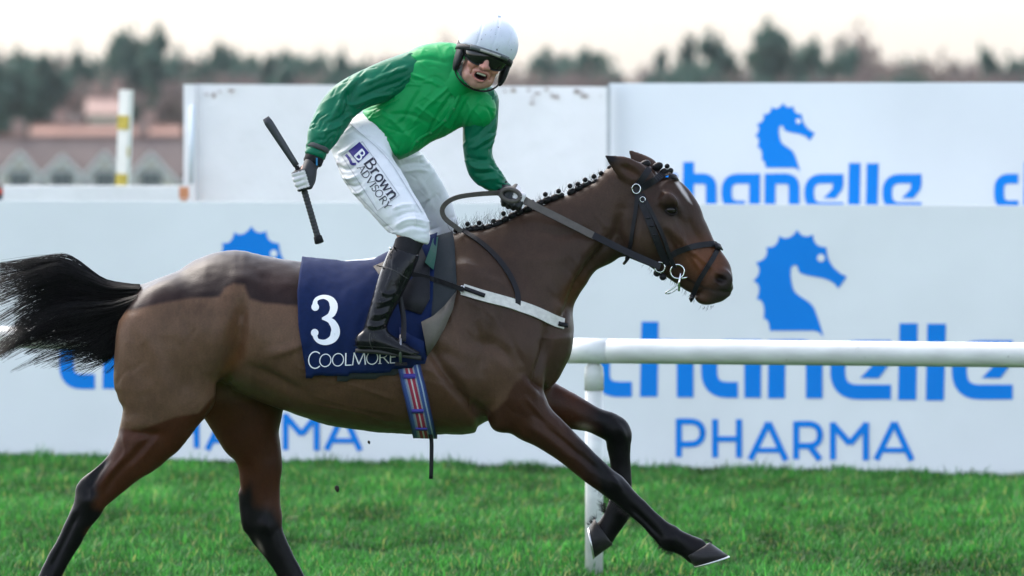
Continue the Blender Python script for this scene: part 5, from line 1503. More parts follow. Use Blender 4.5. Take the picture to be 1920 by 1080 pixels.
# front opening with press studs
pl = catmull([(862, 172), (852, 200), (838, 222), (812, 246), (785, 262), (768, 284)], 6)
mb = MB(); Vr, Fr = ribbon2(pl, 7.0, jf, .0015); mb.add(Vr, facing(Vr, Fr)); solid(mb.build('placket', M_silk, JK), .002)
for i in (7, 13, 19, 25): MB().add(*ball_geo(jf(pl[i][0], pl[i][1], .004), (.0055, .003, .0055), 10, 6)).build('press_stud', mat('stud', sr(0, 120, 60), .3), JK)
def sleeve(L, cut, folds, noise, seed):
    V, Q = cloth_mesh('sleeve', [L], .0044, None, None, k=.02, grow=.002, folds=folds, noise=noise, cuts=cut, auto=(46, (lambda x, y: (155 if x > 660 else 120)) if seed == 1 else (lambda x, y: 130 if y < 290 else 20), 40, .0032, 50 + seed))
    return mesh_np('sleeve', V, Q, M_sleeve, JK)
fr = [([(770, 125), (725, 140), (680, 160)], .006, 5), ([(760, 150), (715, 165), (670, 185)], -.006, 5), ([(740, 175), (700, 182), (668, 196)], .005, 4),
      ([(690, 140), (665, 165), (655, 200)], -.007, 5), ([(668, 148), (640, 180), (635, 215)], .006, 5), ([(650, 165), (652, 195), (640, 225)], -.007, 4), ([(640, 185), (625, 215), (605, 240)], .005, 5),
      ([(660, 205), (630, 225), (605, 235)], -.005, 4), ([(645, 232), (618, 245), (598, 250)], .005, 4), ([(632, 255), (612, 262), (590, 262)], -.004, 4), ([(622, 225), (608, 255), (600, 275)], .004, 4)]
sleeve(L_armR, [], fr, [(stretch_mat(-.85, .5, 7, 32), .0022, 33)], 1)
fl = [([(920, 195), (905, 220), (880, 245)], .005, 5), ([(928, 215), (905, 245), (878, 265)], -.006, 5), ([(925, 250), (900, 270), (875, 280)], .005, 4), ([(875, 290), (895, 300), (920, 300)], -.007, 5),
      ([(873, 305), (895, 315), (925, 315)], .006, 4), ([(885, 325), (910, 325), (932, 322)], -.005, 4), ([(895, 340), (915, 335), (940, 335)], .004, 4)]
sleeve(L_armL, [], fl, [(stretch_mat(-.1, 1, 7, 30), .0022, 34)], 2)
def band(c, axis_, r, w, m, name, parent, ry=None):
    """short elastic cuff tube"""
    a = np.array(axis_, float); a /= np.linalg.norm(a); c = np.array(c)
    MB().tube([c - a * w * t for t in (-1, -.5, 0, .5, 1)], [r * .93, r * 1.02, r, r * 1.02, r * .92], 18).build(name, m, parent)
M_blk = mat('black_fabric', (.010, .010, .012), .7, spec=.15, noise=.2, nscale=60, bump=.3, bscale=300, bdist=.001)
ca = P(597, 277, -.25) - P(588, 300, -.257)
band(P(596, 277, -.25), ca, .044, .010, mat('grey_elastic', (.05, .055, .055), .7), 'elastic_band', JK)
band(P(592, 288, -.255), ca, .040, .014, M_sleeve, 'cuff', JK)
cb = P(935, 348, -.012) - P(952, 360, -.02)
band(P(940, 352, -.012), cb, .033, .008, M_blk, 'elastic_band', JK); band(P(946, 356, -.016), cb, .030, .010, M_sleeve, 'cuff', JK)
# collar and neck scarf
nc_ = np.array(HM @ Vector((0, .03, -.115)))
ax = np.array(HM @ Vector((0, .03, -.05))) - np.array(P(836, 172, -.06)); ax /= np.linalg.norm(ax)
b0 = np.array(P(862, 150, -.09))
MB().tube([b0 + ax * t for t in (-.035, -.012, .010, .028, .034)], [.078, .072, .068, .066, .063], 26, cap=False).build('collar', M_silk, JK)
MB().tube([b0 + ax * t for t in (-.02, .02, .045, .062)], [.066, .066, .062, .052], 24).build('neck_scarf', mat('dark_scarf', (.03, .045, .05), .8, col2=(.35, .40, .42), nscale=38), MAN)

# ---- breeches
M_breech = mat('white_breeches', (.70, .71, .74), .62, specks=.775, sscale=90, noise=.04, nscale=25, bump=.3, bscale=40, bdist=.004)
fb = [([(632, 290), (650, 282), (672, 262)], .005, 4), ([(630, 310), (650, 318), (668, 312)], -.005, 4), ([(640, 330), (655, 335), (672, 330)], .006, 3.5), ([(645, 345), (662, 350), (680, 345)], -.005, 3.5),
      ([(655, 358), (672, 362), (688, 352)], .005, 3.5), ([(735, 395), (755, 385), (785, 385)], .005, 4), ([(738, 410), (765, 398), (795, 400)], -.005, 4), ([(738, 425), (765, 412), (800, 415)], .006, 4),
      ([(742, 436), (770, 424), (803, 430)], -.006, 4), ([(770, 380), (778, 405), (780, 430)], .004, 4), ([(700, 262), (730, 290), (748, 315)], -.005, 4), ([(650, 225), (670, 245), (700, 262)], .004, 4),
      ([(755, 300), (775, 295), (795, 290)], .006, 3.5), ([(750, 312), (772, 306), (800, 305)], -.006, 3.5), ([(752, 322), (780, 318), (806, 322)], .005, 4), ([(820, 360), (800, 385), (795, 410)], -.004, 5), ([(780, 330), (800, 360), (815, 400)], .003, 6)]
V, Q = cloth_mesh('breeches', [L_hip, L_legR, L_legL], .0048, None, None, k=.045, grow=.001, folds=fb, auto=(60, lambda x, y: -20 if y > 380 or x < 680 else 55, 30, .0018, 8), noise=[(stretch_mat(.9, -.45, 6, 26), .0016, 35)],
                  cuts=[(P(773, 449, -.27), (.32, 0, 1))])
BRE = mesh_np('breeches', V, Q, M_breech, MAN)
BRB = bvh_of(V, Q); bf = surf_fn(BRB, .002)
M_seam = mat('seam_thread', (.42, .43, .46), .7)
M_ink = mat('navy_black_print', (.010, .012, .030), .6); M_pur = mat('purple_print', sr(38, 28, 120), .6)
ex, ey = np.array((.555, .832)), np.array((.832, -.555))
o = np.array((646., 288.))
def Lc(u, v): return o + ex * u + ey * v
mb = MB(); Vr, Fr = ribbon2(dense([Lc(0, -6), Lc(0, 40), Lc(122, 42), Lc(124, -8), Lc(0, -6)], 2.0), 1.3, bf, .0002); mb.add(Vr, facing(Vr, Fr)); mb.build('patch_stitching', M_seam, BRE, smooth=False)
def quad_print(c, m, name, eps=.0003):
    # small print: subdivided patch that follows the cloth
    n = 9; c = [np.array(p, float) for p in c]; Vq = []
    for i in range(n):
        for j in range(n):
            u, v = i / (n - 1), j / (n - 1); p = (c[0] * (1 - u) + c[1] * u) * (1 - v) + (c[3] * (1 - u) + c[2] * u) * v
            Vq.append(bf(p[0], p[1], eps))
    Fq = [(i * n + j, (i + 1) * n + j, (i + 1) * n + j + 1, i * n + j + 1) for i in range(n - 1) for j in range(n - 1)]
    MB().add(Vq, facing(Vq, Fq)).build(name, m, BRE, smooth=False)
quad_print([(674, 266), (692, 287), (672, 306), (653, 283)], M_pur, 'logo_square')
text_on('B', (664, 291.5), (.62, .78), (.73, -.68), 19, 3.4, lambda x, y, e: bf(x, y, e + .0012), M_white, BRE, 'logo_letter')
mb = MB(); Vr, Fr = ribbon2(dense(catmull([(649, 290), (656, 299), (660, 307), (668, 308)], 5), 1.2), 5, bf, .0003); mb.add(Vr, facing(Vr, Fr)); mb.build('logo_swoosh', M_pur, BRE, smooth=False)
text_on('Brown', (682, 306), (.585, .811), (.811, -.585), 21, 3.3, bf, M_ink, BRE, 'lettering', track=1.02, squeeze=1.10)
text_on('ADVISORY', (670, 315.5), (.570, .822), (.822, -.570), 13.5, 1.9, bf, M_ink, BRE, 'lettering', track=1.04, squeeze=1.16)
for pts in ([(655, 232), (690, 262), (728, 300), (762, 352), (790, 398)], [(628, 300), (655, 345), (700, 395), (738, 432)]):
    mb = MB(); Vr, Fr = ribbon2(dense(catmull(pts, 5), 2), .9, bf, .0002); mb.add(Vr, facing(Vr, Fr)); mb.build('seam', M_seam, BRE, smooth=False)

# ---- boots
M_boot = mat('patent_leather', (.006, .006, .008), .15, noise=.2, nscale=30, bump=.45, bscale=38, bdist=.005, spec=.22)
M_sole = mat('boot_sole', (.016, .015, .015), .6, noise=.2)
def boots(dx, sg):
    tr = (lambda L: L) if sg > 0 else (lambda L: mir(L, dx))
    fl = [] if sg < 0 else [([(712, 545), (728, 552), (748, 545)], .004, 4), ([(700, 580), (716, 578), (735, 570)], -.0025, 3.5), ([(698, 590), (714, 590), (732, 582)], .003, 3), ([(692, 600), (710, 602), (728, 594)], -.003, 3),
          ([(688, 610), (706, 612), (726, 606)], .003, 3), ([(690, 620), (708, 620), (728, 616)], -.0025, 3), ([(700, 566), (722, 566), (742, 556)], .002, 3.5), ([(738, 480), (736, 510), (722, 545)], .003, 4), ([(770, 500), (756, 530), (742, 560)], -.004, 4)]
    yb = -.33 if sg > 0 else .33
    V, Q = cloth_mesh('boot', [tr(L_calf[1:]), tr(L_foot)], .0048, None, None, k=.03, grow=.004, folds=fl,
                      cuts=[(P(757 + dx, 470, yb), (-.32, 0, -1)), (P(720 + dx, 667, yb), (-.06, 0, 1))])
    b = mesh_np('boot', V, Q, M_boot, MAN)
    y0 = -.366 * sg
    q = lambda x, y: P(x + dx, y, y0)
    # sole and heel
    mb = MB(); n = 20; out = []
    for t in np.linspace(0, 2 * math.pi, n, endpoint=False):
        cx = 728 + 62 * math.cos(t); hw = .036 * (1 + .12 * math.cos(t)) * math.sin(t)
        out.append((cx, hw))
    top = [q(cx, 654 + max(0, (cx - 700)) * .16) + np.array([0, hw, 0]) for cx, hw in out]; bot = [p + np.array([0, 0, -.014]) for p in top]
    mb.add(top + bot, [(i, (i + 1) % n, n + (i + 1) % n, n + i) for i in range(n)] + [tuple(range(n))[::-1], tuple(range(n, 2 * n))])
    mb.build('sole', M_sole, b)
    V, Q = cloth_mesh('sock', [tr(L_calf[:3])], .006, None, None, k=.02, grow=-.0015, cuts=[(P(772 + dx, 437, yb), (.30, 0, -1))])
    mesh_np('knee_sock', V, Q, M_blk, MAN)
    if sg > 0:
        p = P(732, 460, -.335)
        BTB = bvh_of(np.array([v.co[:] for v in b.data.vertices]), np.array([list(f.vertices) for f in b.data.polygons])); tf = surf_fn(BTB, .001)
        MB().add(*ball_geo(tf(733, 466, .002), (.006, .004, .006), 10, 6)).build('boot_stud', M_chrome, b)
        for pts, w in (([(706, 498), (735, 505), (764, 522)], 2.0), ([(741, 462), (728, 480), (722, 498)], 1.5), ([(694, 624), (693, 640), (700, 658)], 2.0), ([(663, 648), (700, 650), (740, 654), (790, 668)], 1.6)):
            mb = MB(); Vr, Fr = ribbon2(dense(catmull(pts, 5), 2), w, tf, .0006); mb.add(Vr, facing(Vr, Fr)); mb.build('boot_seam', M_sole, b, smooth=False)
boots(0, 1); boots(70, -1)

# ---- gloves
def glove(c, e1, e2, e3, wrist, white, name_label):
    c, e1, e2, e3, wrist = [np.array(q, float) for q in (c, e1, e2, e3, wrist)]
    e1 /= np.linalg.norm(e1); e2 -= e1 * (e1 @ e2); e2 /= np.linalg.norm(e2); e3 = e3 - e1 * (e1 @ e3) - e2 * (e2 @ e3); e3 /= np.linalg.norm(e3)
    m = .10; al = np.array([c - m, c + m, wrist - .05, wrist + .05]); lo, hi = al.min(0), al.max(0)
    sc = Sculpt(*[axis(lo[i], hi[i], .0032) for i in range(3)])
    pos = lambda o_, a, r: c + e1 * o_ + (math.cos(R(a)) * e2 + math.sin(R(a)) * e3) * r
    sc.chain([wrist + (wrist - c) * .25, wrist, c + (wrist - c) * .45], [.031, .031, .026], k=.012)
    for i in range(4):
        o_ = (i - 1.5) * .0195; ln = [1.0, 1.06, 1.02, .88][i]
        K = pos(o_, 98, .036); sc.chain([wrist * .55 + c * .45 + e3 * .012 + e1 * o_ * .6, K], [.018, .0125], k=.010)
        sc.chain([K, pos(o_, 25, .037 * ln), pos(o_, -50, .032 * ln), pos(o_, -125, .024)], [.0118, .0106, .0098, .0085], k=.0025)
    sc.ell(pos(0, 150, .026), (.020, .030, .036), k=.014)
    sc.chain([wrist * .5 + c * .5 - e2 * .012, pos(-.030, 195, .030), pos(-.040, 240, .024), pos(-.036, 290, .026)], [.018, .0135, .0118, .0095], k=.006)
    V, Q = sc.mesh(1); rel = V - c; a = np.degrees(np.arctan2(rel @ e3, rel @ e2)); al_ = rel @ e1
    Cg = np.tile(np.array([.016, .017, .020]), (len(V), 1))
    m_ = white(a, al_, np.linalg.norm(rel - np.outer(al_, e1), axis=1)); Cg = np.where(m_[:, None], np.array([.66, .63, .64]), Cg)
    o = mesh_np('glove', V, Q, M_glove, MAN, attr={'col': Cg}); o['label'] = name_label
    return o
M_glove = mat('glove_fabric', rough=.65, attr='col', noise=.12, nscale=90, bump=.4, bscale=250, bdist=.001)
wa, wb = P(556, 311, -.285), P(573, 366, -.285)
gr = glove(fistR_c, wb - wa, (-.9, -.30, -.25), (.3, -.94, .1), P(589, 298, -.262), lambda a, l, r: (a > 5) & (a < 92) & (l > -.034) & (l < .030) & (r > .03), 'black and white glove closed round the whip')
band(P(588, 300, -.262), ca, .036, .016, M_blk, 'wrist_strap', gr)
MB().box(tuple(P(594, 303, -.298)), (.003, .002, .014), None).build('blue_tab', mat('blue_tab', sr(30, 120, 170), .5), gr, smooth=False)
gl = glove(fistL_c, P(1000, 385, -.06) - P(940, 362, -.05), (.25, -.55, -.8), (.35, -.6, .7), P(946, 357, -.017), lambda a, l, r: (a > 60) & (l > -.005), 'dark glove gripping the rein above the mane')

# ---- helmet
M_helm = mat('helmet_cover', (.58, .61, .68), .34, noise=.06, nscale=20, spec=.4, specks=.70, sscale=120)
M_dark = mat('dark_padding', (.014, .015, .017), .55, spec=.2, noise=.3, nscale=40, bump=.3, bscale=200, bdist=.001)
c0 = np.array(HM @ Vector((0, .012, .048)))
sc = Sculpt(*[axis(c0[i] - .15, c0[i] + .15, .0042) for i in range(3)])
sc.ell((0, .014, .046), (.112, .126, .108), k=.004, M=HM)
Minv = HM.to_3x3()
pn = Minv @ Vector((0, .30, 1)); sc.cut(np.array(HM @ Vector((0, -.10, .036))), np.array(pn))
V, Q = sc.mesh(1)
Hl = (V @ inv[:3, :3].T + inv[:3, 3])
V = V + normals(V, Q) * (-.0022 * (np.exp(-(Hl[:, 0] / .0022) ** 2) + np.exp(-((np.abs(Hl[:, 0]) - .058) / .0022) ** 2)))[:, None]
HEL = mesh_np('helmet', V, Q, M_helm, MAN)
MB().add(local([(.0 + .012 * s.real * math.cos(t), .014 + .012 * math.sin(t), .152 + z) for z, s in ((0, 1 + 0j), (.006, .7 + 0j)) for t in np.linspace(0, 2 * math.pi, 12, endpoint=False)]),
         [(i, (i + 1) % 12, 12 + (i + 1) % 12, 12 + i) for i in range(12)] + [tuple(range(12, 24))]).build('button', M_helm, HEL)
def head_band(r, zf, w, slope, a0, a1, m, name, parent, th=.006, n=40, cy=.014):
    """band round the head in the head frame: radii r=(rx,ry), height zf at the brow rising/falling backwards by slope"""
    pts = []
    for a in np.linspace(R(a0), R(a1), n):
        y = cy - r[1] * math.cos(a); pts.append(np.array(HM @ Vector((r[0] * math.sin(a), y, zf + slope * (y - cy + r[1])))))
    return MB().add(*strap_geo(np.array(pts), np.tile(np.array(Minv @ Vector((0, -.12, 1))), (n, 1)), w / 2, th)).build(name, m, parent)
M_vis = mat('grey_peak', (.10, .115, .12), .45, noise=.15, nscale=40)
head_band((.107, .121), .030, .020, -.30, -100, 100, M_dark, 'helmet_lining', HEL)
head_band((.109, .125), .036, .017, -.27, -42, 42, M_vis, 'peak_band', HEL, th=.010)
mb = MB(); head_band((.111, .128), .034, .009, -.27, -20, 20, mat('badge', (.36, .35, .32), .4, noise=.3, nscale=120), 'badge', HEL, th=.011)
for sx in (-1, 1):
    sc = Sculpt(*[axis(np.array(HM @ Vector((sx * .088, .01, -.03)))[i] - .10, np.array(HM @ Vector((sx * .088, .01, -.03)))[i] + .10, .0042) for i in range(3)])
    sc.ell((sx * .090, -.004, -.030), (.016, .042, .064), k=.01, M=HM, rot=(-12, 0, 0)); sc.ell((sx * .093, .022, .012), (.015, .036, .036), k=.015, M=HM)
    V, Q = sc.mesh(1); mesh_np('ear_pad', V, Q, M_dark, HEL)
    st = [np.array(HM @ Vector(v)) for v in ((sx * .092, .004, -.07), (sx * .080, -.010, -.100), (sx * .045, -.030, -.124), (0, -.040, -.131))]
    st = catmull(st, 5); MB().add(*strap_geo(st, np.tile(np.array(Minv @ Vector((0, 1, .3))), (len(st), 1)), .005, .003)).build('chin_strap', M_dark, HEL)
# ---- goggles
GOG = None
n, m2 = 41, 9; Vg = []
for i in range(n):
    a = R(-74 + 148 * i / (n - 1))
    for j in range(m2):
        v = j / (m2 - 1)
        notch = .020 * math.exp(-(math.degrees(a) / 13) ** 2); low = -.030 + notch + .010 * (abs(math.degrees(a)) / 74) ** 2
        z = low + (.031 - low) * v; bul = .006 * math.sin(math.pi * v)
        Vg.append(HM @ Vector(((.080 + bul) * math.sin(a), -.012 - (.088 + bul) * math.cos(a) ** .85 if math.cos(a) > 0 else 0, z)))
Fg = [(i * m2 + j, (i + 1) * m2 + j, (i + 1) * m2 + j + 1, i * m2 + j + 1) for i in range(n - 1) for j in range(m2 - 1)]
M_lens = mat('smoked_lens', (.005, .005, .006), .06, spec=.45)
GOG = solid(mesh_np('goggles', np.array([tuple(v) for v in Vg]), facing(Vg, Fg), M_lens, MAN), .003)
rim = [Vg[i * m2] for i in range(n)] + [Vg[(n - 1) * m2 + j] for j in range(m2)] + [Vg[i * m2 + m2 - 1] for i in range(n - 1, -1, -1)] + [Vg[j] for j in range(m2 - 1, -1, -1)]
MB().tube([tuple(v) for v in rim], .0024, 6, cap=False).build('goggle_frame', M_dark, GOG)
head_band((.095, .115), .004, .018, .10, -150, -62, M_dark, 'goggle_strap', GOG, th=.004); head_band((.095, .115), .004, .018, .10, 62, 150, M_dark, 'goggle_strap', GOG, th=.004)
MB().box((0, 0, 0), (.004, .002, .009), HM @ Matrix.Translation((-.082, -.040, .010)) @ Matrix.Rotation(R(-60), 4, 'Z')).build('strap_clip', mat('clip', (.6, .58, .5), .3), GOG, smooth=False)

# ---- whip, carried in the right hand
WH = empty('riding_whip'); tag(WH, 'black riding whip held upright in the right glove, padded end up', 'whip')
pA, pB, pC, pD = P(498, 221, -.285), P(556, 311, -.285), P(573, 366, -.285), P(598, 452, -.285)
fl_ = catmull([pA, (pA + pB) / 2, pB], 5); dd = (pB - pA) / np.linalg.norm(pB - pA); sdv = np.cross(dd, [0, 1., 0])
mb = MB()
for p_ in (0,):
    V = []; n = 14; k_ = len(fl_)
    for i, p in enumerate(fl_):
        w = np.interp(i / (k_ - 1), [0, .08, .5, 1], [.013, .0165, .0145, .0115]); t2 = np.interp(i / (k_ - 1), [0, .1, 1], [.007, .009, .010])
        V += [p + sdv * w * math.cos(a) + np.array([0, t2 * math.sin(a), 0]) for a in np.linspace(0, 2 * math.pi, n, endpoint=False)]
    F = [(i * n + k, i * n + (k + 1) % n, (i + 1) * n + (k + 1) % n, (i + 1) * n + k) for i in range(k_ - 1) for k in range(n)] + [tuple(range(n))[::-1], tuple((k_ - 1) * n + k for k in range(n))]
    mb.add(V, F)
mb.build('padded_flap', mat('whip_foam', (.028, .030, .036), .45, noise=.2, nscale=60), WH)
MB().tube(catmull([pB, (pB + pC) / 2, pC], 4), .0085, 10).build('grip', M_blk, WH)
sh = np.array([pC + (pD - pC) * t for t in np.linspace(-.1, .9, 61)]); rr = .0108 + .0018 * np.abs(np.sin(np.linspace(0, 13 * math.pi, 61)))
MB().tube(sh, rr, 12).build('wrapped_handle', mat('wrapped_grip', (.026, .026, .030), .6, noise=.2, nscale=80), WH)
MB().tube([pC + (pD - pC) * t for t in (.88, .90, .96, 1.03, 1.05)], [.012, .0155, .0165, .0175, .014], 14).build('end_knob', M_blk, WH)
MB().tube([pC + (pD - pC) * t + np.array([0, -.006, 0]) for t in (1.045, 1.06)], [.0085, .0075], 12).build('end_cap', mat('cap_ring', (.4, .4, .42), .3, .6), WH)
# ================================================================ FAR HOUSES AND TREES
def far(px, py, D):
    return P(px, py, D - CAM_D)
M_tile = mat('dull_roof_tiles', (.105, .078, .070), .85, noise=.25, nscale=.8, bump=.4, bscale=3)
M_terra = mat('terracotta_tiles', (.25, .135, .10), .85, noise=.2, nscale=.8)
M_cream = mat('cream_render', (.56, .50, .42), .85, noise=.08, nscale=1)
M_pink = mat('pinkish_roof', (.32, .21, .175), .85, noise=.15, nscale=1)
M_win = mat('dark_window_glass', (.03, .045, .05), .15, noise=.3, nscale=2)
M_frame = mat('white_window_frame', (.7, .7, .68), .6)
def gable_roof(mb, x0, x1, y0, y1, ze, zr, over=.3):
    ym = (y0 + y1) / 2
    V = [(x0 - over, y0 - over, ze), (x1 + over, y0 - over, ze), (x1 + over, ym, zr), (x0 - over, ym, zr), (x0 - over, y1 + over, ze), (x1 + over, y1 + over, ze)]
    V += [(a, b, c - .18) for a, b, c in V]
    mb.add(V, [(0, 1, 2, 3), (3, 2, 5, 4), (7, 6, 9, 8), (8, 9, 10, 11), (0, 6, 7, 1), (4, 5, 11, 10), (0, 3, 9, 6), (3, 4, 10, 9), (1, 7, 8, 2), (2, 8, 11, 5)])
def house(name, label, pxa, pxb, y_eave, y_ridge, D, depth, mroof, gables=(), group=None):
    a, b = far(pxa, y_eave, D), far(pxb, y_eave, D)
    ze, zr = a[2], far(pxa, y_ridge, D + depth / 2)[2]; x0, x1, y0 = a[0], b[0], a[1]; y1 = y0 + depth
    gz = float(ground_z(0, y0)) - .5
    H = empty(name); tag(H, label, 'house', group)
    ym = (y0 + y1) / 2
    wl = MB(); zr2 = zr - .15
    wl.add([(x0, y0, gz), (x1, y0, gz), (x1, y1, gz), (x0, y1, gz), (x0, y0, ze), (x1, y0, ze), (x1, y1, ze), (x0, y1, ze), (x0, ym, zr2), (x1, ym, zr2)],
           [(0, 1, 5, 4), (2, 3, 7, 6), (1, 2, 6, 9, 5), (3, 0, 4, 8, 7)])
    wl.build('wall', M_cream, H, smooth=False)
    mb = MB(); gable_roof(mb, x0, x1, y0, y1, ze, zr); rf = mb.build('roof', mroof, H, smooth=False)
    MB().box(((x0 + x1) / 2, ym, zr + .04), ((x1 - x0) / 2 + .3, .25, .14)).build('ridge_tiles', M_terra, rf, smooth=False)
    for t in (.18, .8):
        MB().box((x0 + (x1 - x0) * t, ym + .3, zr + .45), (.45, .3, .75)).build('chimney', M_pink, rf, smooth=False)
    def window(x, z, w, h, y):
        f = MB().box((x, y - .03, z), (w / 2, .05, h / 2)).build('window', M_frame, H, smooth=False)
        for sx in (-1, 1): MB().box((x + sx * w * .23, y - .06, z), (w * .2, .045, h * .43)).build('pane', M_win, f, smooth=False)
    for gx_, gpk in gables:
        c = far(gx_, y_eave, D - 1.2); pk = far(gx_, gpk, D - 1.2); hw = 46 / FPX * D
        y = c[1]; g_ = MB(); V = [(c[0] - hw, y, gz), (c[0] + hw, y, gz), (c[0] + hw, y, ze - .1), (c[0], y, pk[2] - .1), (c[0] - hw, y, ze - .1)]
        V += [(p[0], y0 + depth * .35, p[2]) for p in V]
        g_.add(V, [(0, 1, 2, 3, 4), (1, 6, 7, 2), (5, 0, 4, 9)]); ga = g_.build('gable', M_cream, H, smooth=False)
        r_ = MB(); o_ = .25
        for sx in (-1, 1):
            A = [(c[0] + sx * (hw + .3), y - o_, ze - .25), (c[0], y - o_, pk[2] + .05), (c[0], y0 + depth * .4, pk[2] + .05), (c[0] + sx * (hw + .3), y0 + depth * .4, ze - .25)]
            A += [(p[0], p[1], p[2] - .22) for p in A]
            r_.add(A, [(0, 1, 2, 3), (7, 6, 5, 4), (0, 4, 5, 1), (3, 2, 6, 7), (0, 3, 7, 4)])
        r_.build('gable_roof', M_tile, ga, smooth=False)
        MB().add([(c[0] + sx * (hw + .34), y - o_ - .06, ze - .30 + dz) if sx else (c[0], y - o_ - .06, pk[2] + .02 + dz) for dz in (0, -.32) for sx in (-1, 0, 1)], [(0, 3, 4, 1), (1, 4, 5, 2)]).build('barge_board', M_frame, ga, smooth=False)
        window(c[0], ze - .15, 1.7, 1.7, y)
    n = max(2, int((x1 - x0) / 5))
    for k in range(n): window(x0 + (x1 - x0) * (k + .5) / n, (gz + ze) / 2 + .8, 1.4, 1.5, y0)
    return H
house('gabled_house', 'long cream house with purple-brown roof and four front gables at left', -40, 338, 336, 256, 600, 8, M_tile, [(37, 284), (117, 291), (197, 285), (283, 286)])
house('tiled_house', 'house with orange ridge and terracotta roof above the gabled house', 60, 330, 262, 236, 650, 7, M_terra)
house('tiled_house', 'small house with pink roof partly hidden behind the leaning white post', 166, 226, 214, 181, 690, 6, M_pink)
house('tiled_house', 'house with dull roof among trees left of the pink roof', 75, 150, 232, 200, 700, 6, M_tile)

# ---- trees
def tree_mesh(kind, seed):
    """unit-height tree: trunk mesh and crown mesh"""
    g = np.random.default_rng(seed); tr = MB(); crown_w = {'evergreen': .30, 'pine': .22, 'bare': .30}[kind]
    lean = g.normal(0, .02, 2)
    tp = [np.array([lean[0] * t * 2, lean[1] * t * 2, t]) for t in np.linspace(-.03, .80, 7)]
    tr.tube(tp, np.linspace(.026, .006, 7), 7)
    tips = []
    nl = 22 if kind != 'bare' else 34
    for i in range(nl):
        t = g.uniform(.22, .80) if kind != 'pine' else g.uniform(.3, .9); a = g.uniform(0, 2 * math.pi)
        prof = {'evergreen': math.sin(math.pi * min(1, (t - .1) / .92)) ** .45, 'pine': 1.05 - t * .75, 'bare': math.sin(math.pi * min(1, (t - .05) / .95)) ** .45}[kind]
        L = crown_w * prof * g.uniform(.6, 1.05); b = np.array([lean[0] * t * 2, lean[1] * t * 2, t])
        e = b + np.array([math.cos(a) * L, math.sin(a) * L, L * g.uniform(.15, .7)]); m = (b + e) / 2 + np.array([0, 0, -.02])
        tr.tube([b, m, e], [.008, .006, .003], 5); tips += [m, e, (m + e) / 2]
        if kind == 'bare':
            for _ in range(5):
                s_ = m + (e - m) * g.random(); q = s_ + g.normal(0, .05, 3) + np.array([0, 0, .05]); tr.tube([s_, q], [.003, .0015], 4); tips.append(q)
    tips = np.array(tips)
    n = {'evergreen': 4200, 'pine': 2600, 'bare': 5600}[kind]
    base = tips[g.integers(0, len(tips), n)] + g.normal(0, .030 if kind != 'bare' else .042, (n, 3)) * np.array([1, 1, .8])
    if kind == 'evergreen': base[:, 2] = np.minimum(base[:, 2], 1.0)
    u = g.normal(0, 1, (n, 3)); u /= np.linalg.norm(u, axis=1)[:, None]; w = np.cross(u, g.normal(0, 1, (n, 3))); w /= np.linalg.norm(w, axis=1)[:, None]
    s1 = g.uniform(.018, .038, n)[:, None]; s2 = s1 * .65
    if kind == 'bare': s1 = g.uniform(.022, .055, n)[:, None]; s2 = g.uniform(.006, .013, n)[:, None]
    V = np.stack([base - u * s1, base + w * s2, base + u * s1, base - w * s2], 1).reshape(-1, 3)
    F = np.arange(4 * n).reshape(-1, 4)
    sh = (.75 + .5 * g.random(n))
    col = {'evergreen': np.array([.052, .105, .080]), 'pine': np.array([.055, .095, .078]), 'bare': np.array([.15, .115, .105])}[kind]
    if seed % 3 == 1 and kind == 'bare': col = np.array([.19, .15, .125])
    C = np.repeat(col[None] * sh[:, None], 4, axis=0)
    top = max(base[:, 2].max(), .8)
    return tr, V, F, C, top
M_bark = mat('bark', (.075, .058, .048), .9, noise=.3, nscale=6)
M_leaf = leafmat('far_foliage', .3)
LIB = {}
for kind, seeds in (('evergreen', (1, 2, 3)), ('pine', (4, 5)), ('bare', (6, 7, 8, 9))):
    for s_ in seeds:
        tr, V, F, C, top = tree_mesh(kind, s_)
        t_ = tr.build('trunk', M_bark); c_ = mesh_np('crown', V, F, M_leaf, smooth=False, attr={'col': C})
        LIB.setdefault(kind, []).append((t_.data, c_.data, top)); bpy.data.objects.remove(t_); bpy.data.objects.remove(c_)
TN = {'evergreen': 'evergreen_tree', 'pine': 'pine_tree', 'bare': 'bare_tree'}
cnt = 0
def tree(kind, px, top, halfw, D, label, group=None, variant=None):
    global cnt
    cnt += 1
    tm_, cm_, t1 = LIB[kind][(cnt if variant is None else variant) % len(LIB[kind])]
    q = far(px, top, D); gz = float(ground_z(q[0], q[1])); h = (q[2] - gz) / t1
    w = halfw / FPX * D / {'evergreen': .25, 'pine': .20, 'bare': .25}[kind]
    e = empty(TN[kind], (q[0], q[1], gz)); e.scale = (w, w, h); e.rotation_euler = (0, 0, cnt * 2.4)
    tag(e, label, 'tree', group)
    for nm, me in (('trunk', tm_), ('crown', cm_)): link(bpy.data.objects.new(nm, me), e)
